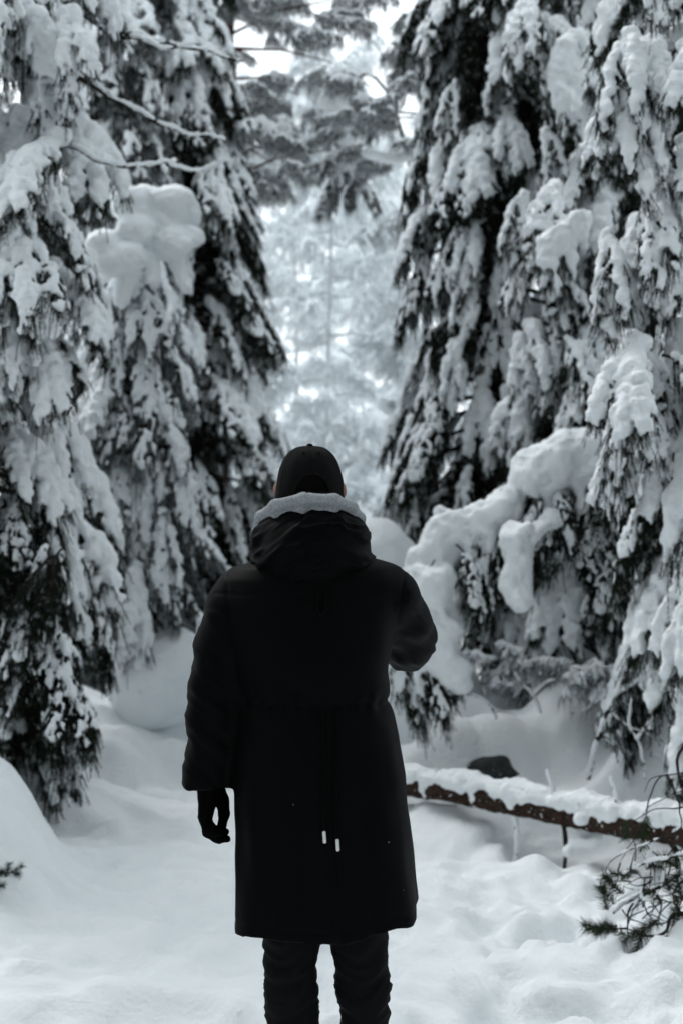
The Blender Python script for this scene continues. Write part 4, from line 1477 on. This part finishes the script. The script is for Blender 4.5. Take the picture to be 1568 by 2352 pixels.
F = Field(0.0065, 75.0)
F.custom((X(505), 3.44, Z(2185)), (X(985), 3.86, Z(1250)), coat_torso)
LA = [(X(548), 3.645, Z(1352)), (X(531), 3.642, Z(1395)), (X(513), 3.632, Z(1480)), (X(494), 3.625, Z(1565)), (X(486), 3.632, Z(1650)), (X(478), 3.645, Z(1740)), (X(472), 3.655, Z(1800)), (X(470), 3.658, Z(1835))]
F.chain(LA, [0.050, 0.058, 0.061, 0.0565, 0.054, 0.0515, 0.0505, 0.046])
RA = [(X(884), 3.648, Z(1350)), (X(903), 3.66, Z(1372)), tuple(at(926, 1420, 3.73)), tuple(at(934, 1466, 3.82)), tuple(at(934, 1482, 3.865)), tuple(at(908, 1455, 3.93)), tuple(at(868, 1385, 3.985)), tuple(at(845, 1340, 4.01))]
F.chain(RA, [0.052, 0.058, 0.063, 0.064, 0.061, 0.056, 0.051, 0.048])


def coat_post(A, x, y, z):
    # the left cuff is cut off at a slant, and hollow
    cut = (Z(1811) - z) + (x - X(470)) * 0.10
    near = (x < X(545)) & (z < Z(1700))
    A = np.where(near, np.maximum(A, cut), A)
    ax_, az_ = X(472), Z(1800)
    hole = np.sqrt((x - ax_) ** 2 + (y - 3.655) ** 2) - 0.036
    hole = np.maximum(hole, z - Z(1785))
    return np.where(near, np.maximum(A, -hole), A).astype(np.float32)


V, Q = F.build(coat_post)
V = relax(V, Q, 1, 0.4)
N = vnormals(V, Q)
x_, y_, z_ = V.T
zw = Z(1606)
arm = np.clip((X(537) - x_) / 0.02, 0, 1) * (z_ < Z(1400)) + np.clip((x_ - X(900)) / 0.02, 0, 1) * (z_ > Z(1560)) * (z_ < Z(1380))
arm = np.clip(arm, 0, 1)
disp = 0.0045 * fbm(V * 7, 80, 2)
disp += (1 - arm) * (z_ < zw) * 0.0075 * fbm(np.stack([x_ * 11 + z_ * 1.5, y_ * 11, z_ * 1.6], 1), 82, 2) * np.clip((zw - z_) / 0.15, 0, 1)
disp += (1 - arm) * 0.004 * fbm(np.stack([x_ * 6, y_ * 6, z_ * 15 + x_ * 8], 1), 84, 2) * np.exp(-((z_ - zw) / 0.10) ** 2)
disp -= (1 - arm) * 0.0045 * np.exp(-((z_ - zw - 0.004 * np.sin(x_ * 40)) / 0.006) ** 2)          # drawn waist
disp += (1 - arm) * 0.003 * np.sin(x_ * 160 + 4 * fbm(V * 9, 86, 1)) * np.exp(-((z_ - zw) / 0.022) ** 2)
disp += arm * 0.0055 * fbm(np.stack([x_ * 9, y_ * 9, z_ * 30 + x_ * 22], 1), 88, 2)
back = (y_ < 3.60) & (z_ < Z(1660))
disp -= back * 0.003 * np.exp(-((x_ - X(772)) / 0.004) ** 2)                                            # centre back vent
disp += back * 0.002 * np.exp(-((x_ - X(780)) / 0.006) ** 2)
disp -= (y_ < 3.60) * 0.002 * np.exp(-((z_ - Z(1362) - 0.05 * (x_ - X(740)) ** 2) / 0.004) ** 2)       # yoke seam
disp -= 0.0022 * np.exp(-((z_ - np.interp(x_, HEMX, HEMZ) - 0.03) / 0.003) ** 2) * (z_ < Z(2050))      # hem stitching
for s, sx in ((-1, X(531)), (1, X(915))):                                                               # armhole seams
    disp -= 0.003 * np.exp(-((x_ - sx - s * 0.12 * (z_ - Z(1400))) / 0.004) ** 2) * (z_ > Z(1560)) * (y_ < 3.66)
V = V + N * disp[:, None]
coat = pmesh("coat", V, Q, M['coat'])

# hanging loop at the yoke
F = Field(0.0028, 300.0)
F.chain([(X(731), 3.499, Z(1345)), (X(731), 3.494, Z(1392)), (X(741), 3.492, Z(1402)), (X(750), 3.494, Z(1392)), (X(750), 3.499, Z(1345))], [0.0032] * 5)
V, Q = F.build()
pmesh("hanging_loop", V, Q, M['coat'], coat)

# the two drawcords at the back with pale tips
for k, (cx, cy0, cy1, tx) in enumerate(((743, 1612, 1877, 747.3), (772, 1612, 1894, 775.0))):
    pts = []
    for i in range(12):
        f = i / 11
        pxx = cx + (tx - cx) * f + 1.5 * math.sin(f * 5 + k)
        zz = Z(cy0 + (cy1 - cy0) * f)
        dd = np.interp(zz, pz, pc) - np.interp(zz, pz, pb)
        pts.append((X(pxx), dd - 0.009, zz))
    pts = np.array(pts) - P_LOC
    cord = link("drawcord", tube_mesh("drawcord", [(pts, np.full(12, 0.0026))], M['coat'], 8), coat)
    e = pts[-1]
    tp = np.array([e + (0, 0, 0.002), e + (0.0003, -0.0005, -0.001), e + (0.0018, -0.0012, -0.025), e + (0.0019, -0.0012, -0.0275)])
    link("cord_tip", tube_mesh("cord_tip", [(tp, [0.0030, 0.0046, 0.0046, 0.0036])], M['metal'], 12), cord)

# --- hood lying on the shoulders
hc = np.array([X(718), 3.658, Z(1262)])


def hood_d(x, y, z):
    wid = 0.147 + 0.055 * np.clip((Z(1190) - z), 0, 0.09)
    q = (np.abs((x - hc[0]) / wid) ** 2.4 + np.abs((y - hc[1]) / 0.178) ** 2.2 + np.abs((z - hc[2]) / 0.128) ** 2.6) ** (1 / 2.4)
    d = (q - 1) * 0.128
    rim = Z(1146) - 0.44 * np.clip(y - 3.535, 0, 1) - 0.12 * np.abs(x - hc[0])
    d = np.maximum(d, z - rim)
    cav = np.sqrt(((x - X(714)) / 0.112) ** 2 + ((y - 3.69) / 0.128) ** 2) - 1
    cav = np.maximum(cav * 0.11, Z(1300) - z)
    return np.maximum(d, -cav)


F = Field(0.0055, 120.0)
F.custom(hc - (0.17, 0.19, 0.14), hc + (0.17, 0.19, 0.14), hood_d)
V, Q = F.build()
V = relax(V, Q, 4, 0.5)
N = vnormals(V, Q)
x_, y_, z_ = V.T
fold = fbm(np.stack([x_ * 5 + 3, y_ * 6, z_ * 22 + (x_ - hc[0]) ** 2 * 60 - (x_ - hc[0]) * 7], 1), 91, 3)
rimz = Z(1146) - 0.44 * np.clip(y_ - 3.535, 0, 1) - 0.12 * np.abs(x_ - hc[0])
disp = (0.014 * np.clip(1 - np.abs(fold) * 1.3, 0, 1) ** 2 - 0.004 + 0.007 * fbm(V * 8, 93, 2)) * np.clip((rimz - z_) / 0.035, 0.1, 1)
disp -= 0.003 * np.exp(-((z_ - (Z(1168) - 0.44 * np.clip(y_ - 3.535, 0, 1) - 0.12 * np.abs(x_ - hc[0]))) / 0.004) ** 2)   # rim stitching
hood = pmesh("hood", V + N * disp[:, None], Q, M['coat'], coat)
hood['label'] = "black padded hood lying folded on the shoulders"

# --- grey fleece hood worn under it
rim = [(600, 1252, 3.72), (593, 1222, 3.675), (603, 1188, 3.615), (636, 1162, 3.562), (700, 1147, 3.537), (768, 1149, 3.543), (808, 1166, 3.575), (826, 1190, 3.63), (830, 1215, 3.69)]
F = Field(0.0045, 200.0)
up_ = [(X(a), c, Z(b)) for a, b, c in rim]
dn_ = [(X(718) + (p[0] - X(718)) * 0.93, p[1] + 0.012, p[2] - 0.030) for p in up_]
F.chain(up_, [0.013, 0.0150, 0.0150, 0.0145, 0.0145, 0.0140, 0.0135, 0.013, 0.012])
F.chain(dn_, [0.014] * 9)
V, Q = F.build()
N = vnormals(V, Q)
V = V + N * (0.0018 * fbm(V * np.array([9, 9, 16]), 95, 2))[:, None]
V = V - N * (0.003 * np.exp(-((V[:, 0] - X(708)) / 0.0022) ** 2))[:, None]
grey = pmesh("hoodie_hood", V, Q, M['hood_lining'])
grey['label'] = "pale grey fleece hood showing above the black hood"


# --- gloves
def hand(name, wrist, ex, ey, ez, curls, thumb):
    """ex along the fingers, ey to the thumb side, ez out of the back of the hand"""
    B = np.array([ex, ey, ez], float) * 1.2
    w = np.asarray(wrist, float)

    def g(p):
        return w + np.asarray(p, float) @ B

    F_ = Field(0.0032, 330.0)
    F_.cone(g((-0.035, 0, 0)), g((0.01, 0, 0)), 0.031, 0.031)
    for yo, x1 in ((0.026, 0.072), (0.009, 0.076), (-0.009, 0.073), (-0.025, 0.066)):
        F_.cone(g((0.0, yo * 0.6, 0)), g((x1, yo, -0.001)), 0.029, 0.0180)
    lens = (0.070, 0.078, 0.072, 0.058)
    for f, (yo, x1) in enumerate(((0.027, 0.074), (0.0095, 0.079), (-0.0095, 0.075), (-0.0265, 0.067))):
        a = 0.0
        p = np.array([x1, yo, 0.002])
        pts, rs = [g(p)], [0.0140]
        for j, (sl, c) in enumerate(zip((0.46, 0.31, 0.23), curls[f])):
            a += math.radians(c)
            p = p + lens[f] * sl * np.array([math.cos(a), 0.02 * (1.5 - f), -math.sin(a)])
            pts.append(g(p))
            rs.append((0.0125, 0.0112, 0.0098)[j] * (0.92 if f == 3 else 1))
        F_.chain(pts, rs)
    F_.chain([g(p) for p in thumb], [0.023, 0.0165, 0.0135, 0.0112])
    V_, Q_ = F_.build()
    N_ = vnormals(V_, Q_)
    V_ = V_ + N_ * (0.0012 * fbm(V_ * 70, 97, 2))[:, None]
    return pmesh(name, V_, Q_, M['glove'])


dx = np.array([-0.13, 0.03, -1.0])
dx /= np.linalg.norm(dx)
dzv = np.array([-1.0, -0.05, 0.13])
dzv -= (dzv @ dx) * dx
dzv /= np.linalg.norm(dzv)
dyv = np.array([0.05, 1, 0.03])
dyv -= (dyv @ dx) * dx + (dyv @ dzv) * dzv
dyv /= np.linalg.norm(dyv)
gl = hand("glove", (X(480), 3.660, Z(1800)), dx, dyv, dzv, ((26, 40, 28), (24, 42, 28), (22, 44, 28), (22, 44, 28)),
          [(0.012, 0.010, -0.014), (0.042, 0.020, -0.033), (0.070, 0.022, -0.0395), (0.101, 0.020, -0.0385)])
ex = np.array(at(800, 1268, 4.03)) - np.array(at(845, 1340, 4.01))
ex /= np.linalg.norm(ex)
ez = np.array([0.2, 1.0, 0.1])
ez -= (ez @ ex) * ex
ez /= np.linalg.norm(ez)
ey = np.cross(ez, ex)
hand("glove", at(842, 1334, 4.01), ex, -ey if ey[0] > 0 else ey, ez, ((35, 50, 30), (40, 52, 30), (42, 54, 32), (45, 55, 32)),
     [(0.006, 0.018, -0.010), (0.036, 0.040, -0.022), (0.060, 0.046, -0.036), (0.082, 0.040, -0.048)])

# --- jeans and boots
F = Field(0.007, 220.0)
F.chain([(X(690), 3.65, Z(1800)), (X(790), 3.65, Z(1800))], [0.105, 0.105], (1, 0.95, 1))
legs = [([668, 669, 668, 668, 671, 674, 676], 3.645), ([822, 824, 829, 834, 839, 839, 839], 3.652)]
for xs, ly in legs:
    ys = [1850, 2160, 2215, 2270, 2352, 2600, 2745]
    F.chain([(X(a), ly + (0.012 if b > 2500 else 0), Z(b)) for a, b in zip(xs, ys)], [0.087, 0.0690, 0.0640, 0.0610, 0.0610, 0.055, 0.054])
V, Q = F.build(lambda A, x, y, z: np.maximum(A, (FOOT_Z + 0.085) - z).astype(np.float32))
N = vnormals(V, Q)
x_, y_, z_ = V.T
kn = np.exp(-((z_ - Z(2275)) / 0.11) ** 2)
w = fbm(np.stack([x_ * 7, y_ * 7, z_ * 34 + np.sin(x_ * 30) * 0.8], 1), 101, 2)
V = V + N * (0.0085 * (0.35 + kn) * np.clip(1 - np.abs(w), 0, 1) ** 1.5 - 0.002 + 0.0035 * fbm(V * 14, 103, 2))[:, None]
pmesh("jeans", V, Q, M['jeans'])
for bx, by in ((X(676), 3.657), (X(838), 3.664)):
    F = Field(0.006, 150.0)
    F.chain([(bx, by - 0.015, FOOT_Z + 0.20), (bx, by - 0.02, FOOT_Z + 0.06)], [0.052, 0.050])
    F.chain([(bx, by - 0.035, FOOT_Z + 0.045), (bx, by + 0.10, FOOT_Z + 0.045), (bx, by + 0.19, FOOT_Z + 0.035)], [0.045, 0.047, 0.036])
    V, Q = F.build(lambda A, x, y, z: np.maximum(A, FOOT_Z - z).astype(np.float32))
    pmesh("boot", V, Q, M['boot'])

# --- a few snow crystals caught on the cloth
rng = np.random.default_rng(9)
cv = np.array([v.co[:] for v in coat.data.vertices]) + P_LOC
cand = cv[(cv[:, 1] < 3.60)]
pk = cand[rng.integers(0, len(cand), 4)]
fv, fq = [], []
for p in pk:
    r = rng.uniform(0.0005, 0.0011)
    o = len(fv)
    ctr_ = p + np.array([0, -0.0012, 0])
    ang = rng.uniform(0, PI)
    a1 = np.array([math.cos(ang), 0, math.sin(ang)]) * r * rng.uniform(1, 2.2)
    a2 = np.array([-math.sin(ang), 0, math.cos(ang)]) * r
    fv += [ctr_ + a1, ctr_ - a1, ctr_ + a2, ctr_ - a2, ctr_ + (0, -r, 0), ctr_ + (0, r, 0)]
    for a, b in ((0, 2), (2, 1), (1, 3), (3, 0)):
        fq += [[o + a, o + b, o + 4], [o + b, o + a, o + 5]]
tag(pmesh("snow_crystals", np.array(fv), np.array(fq), M['snow'], coat), kind='stuff')
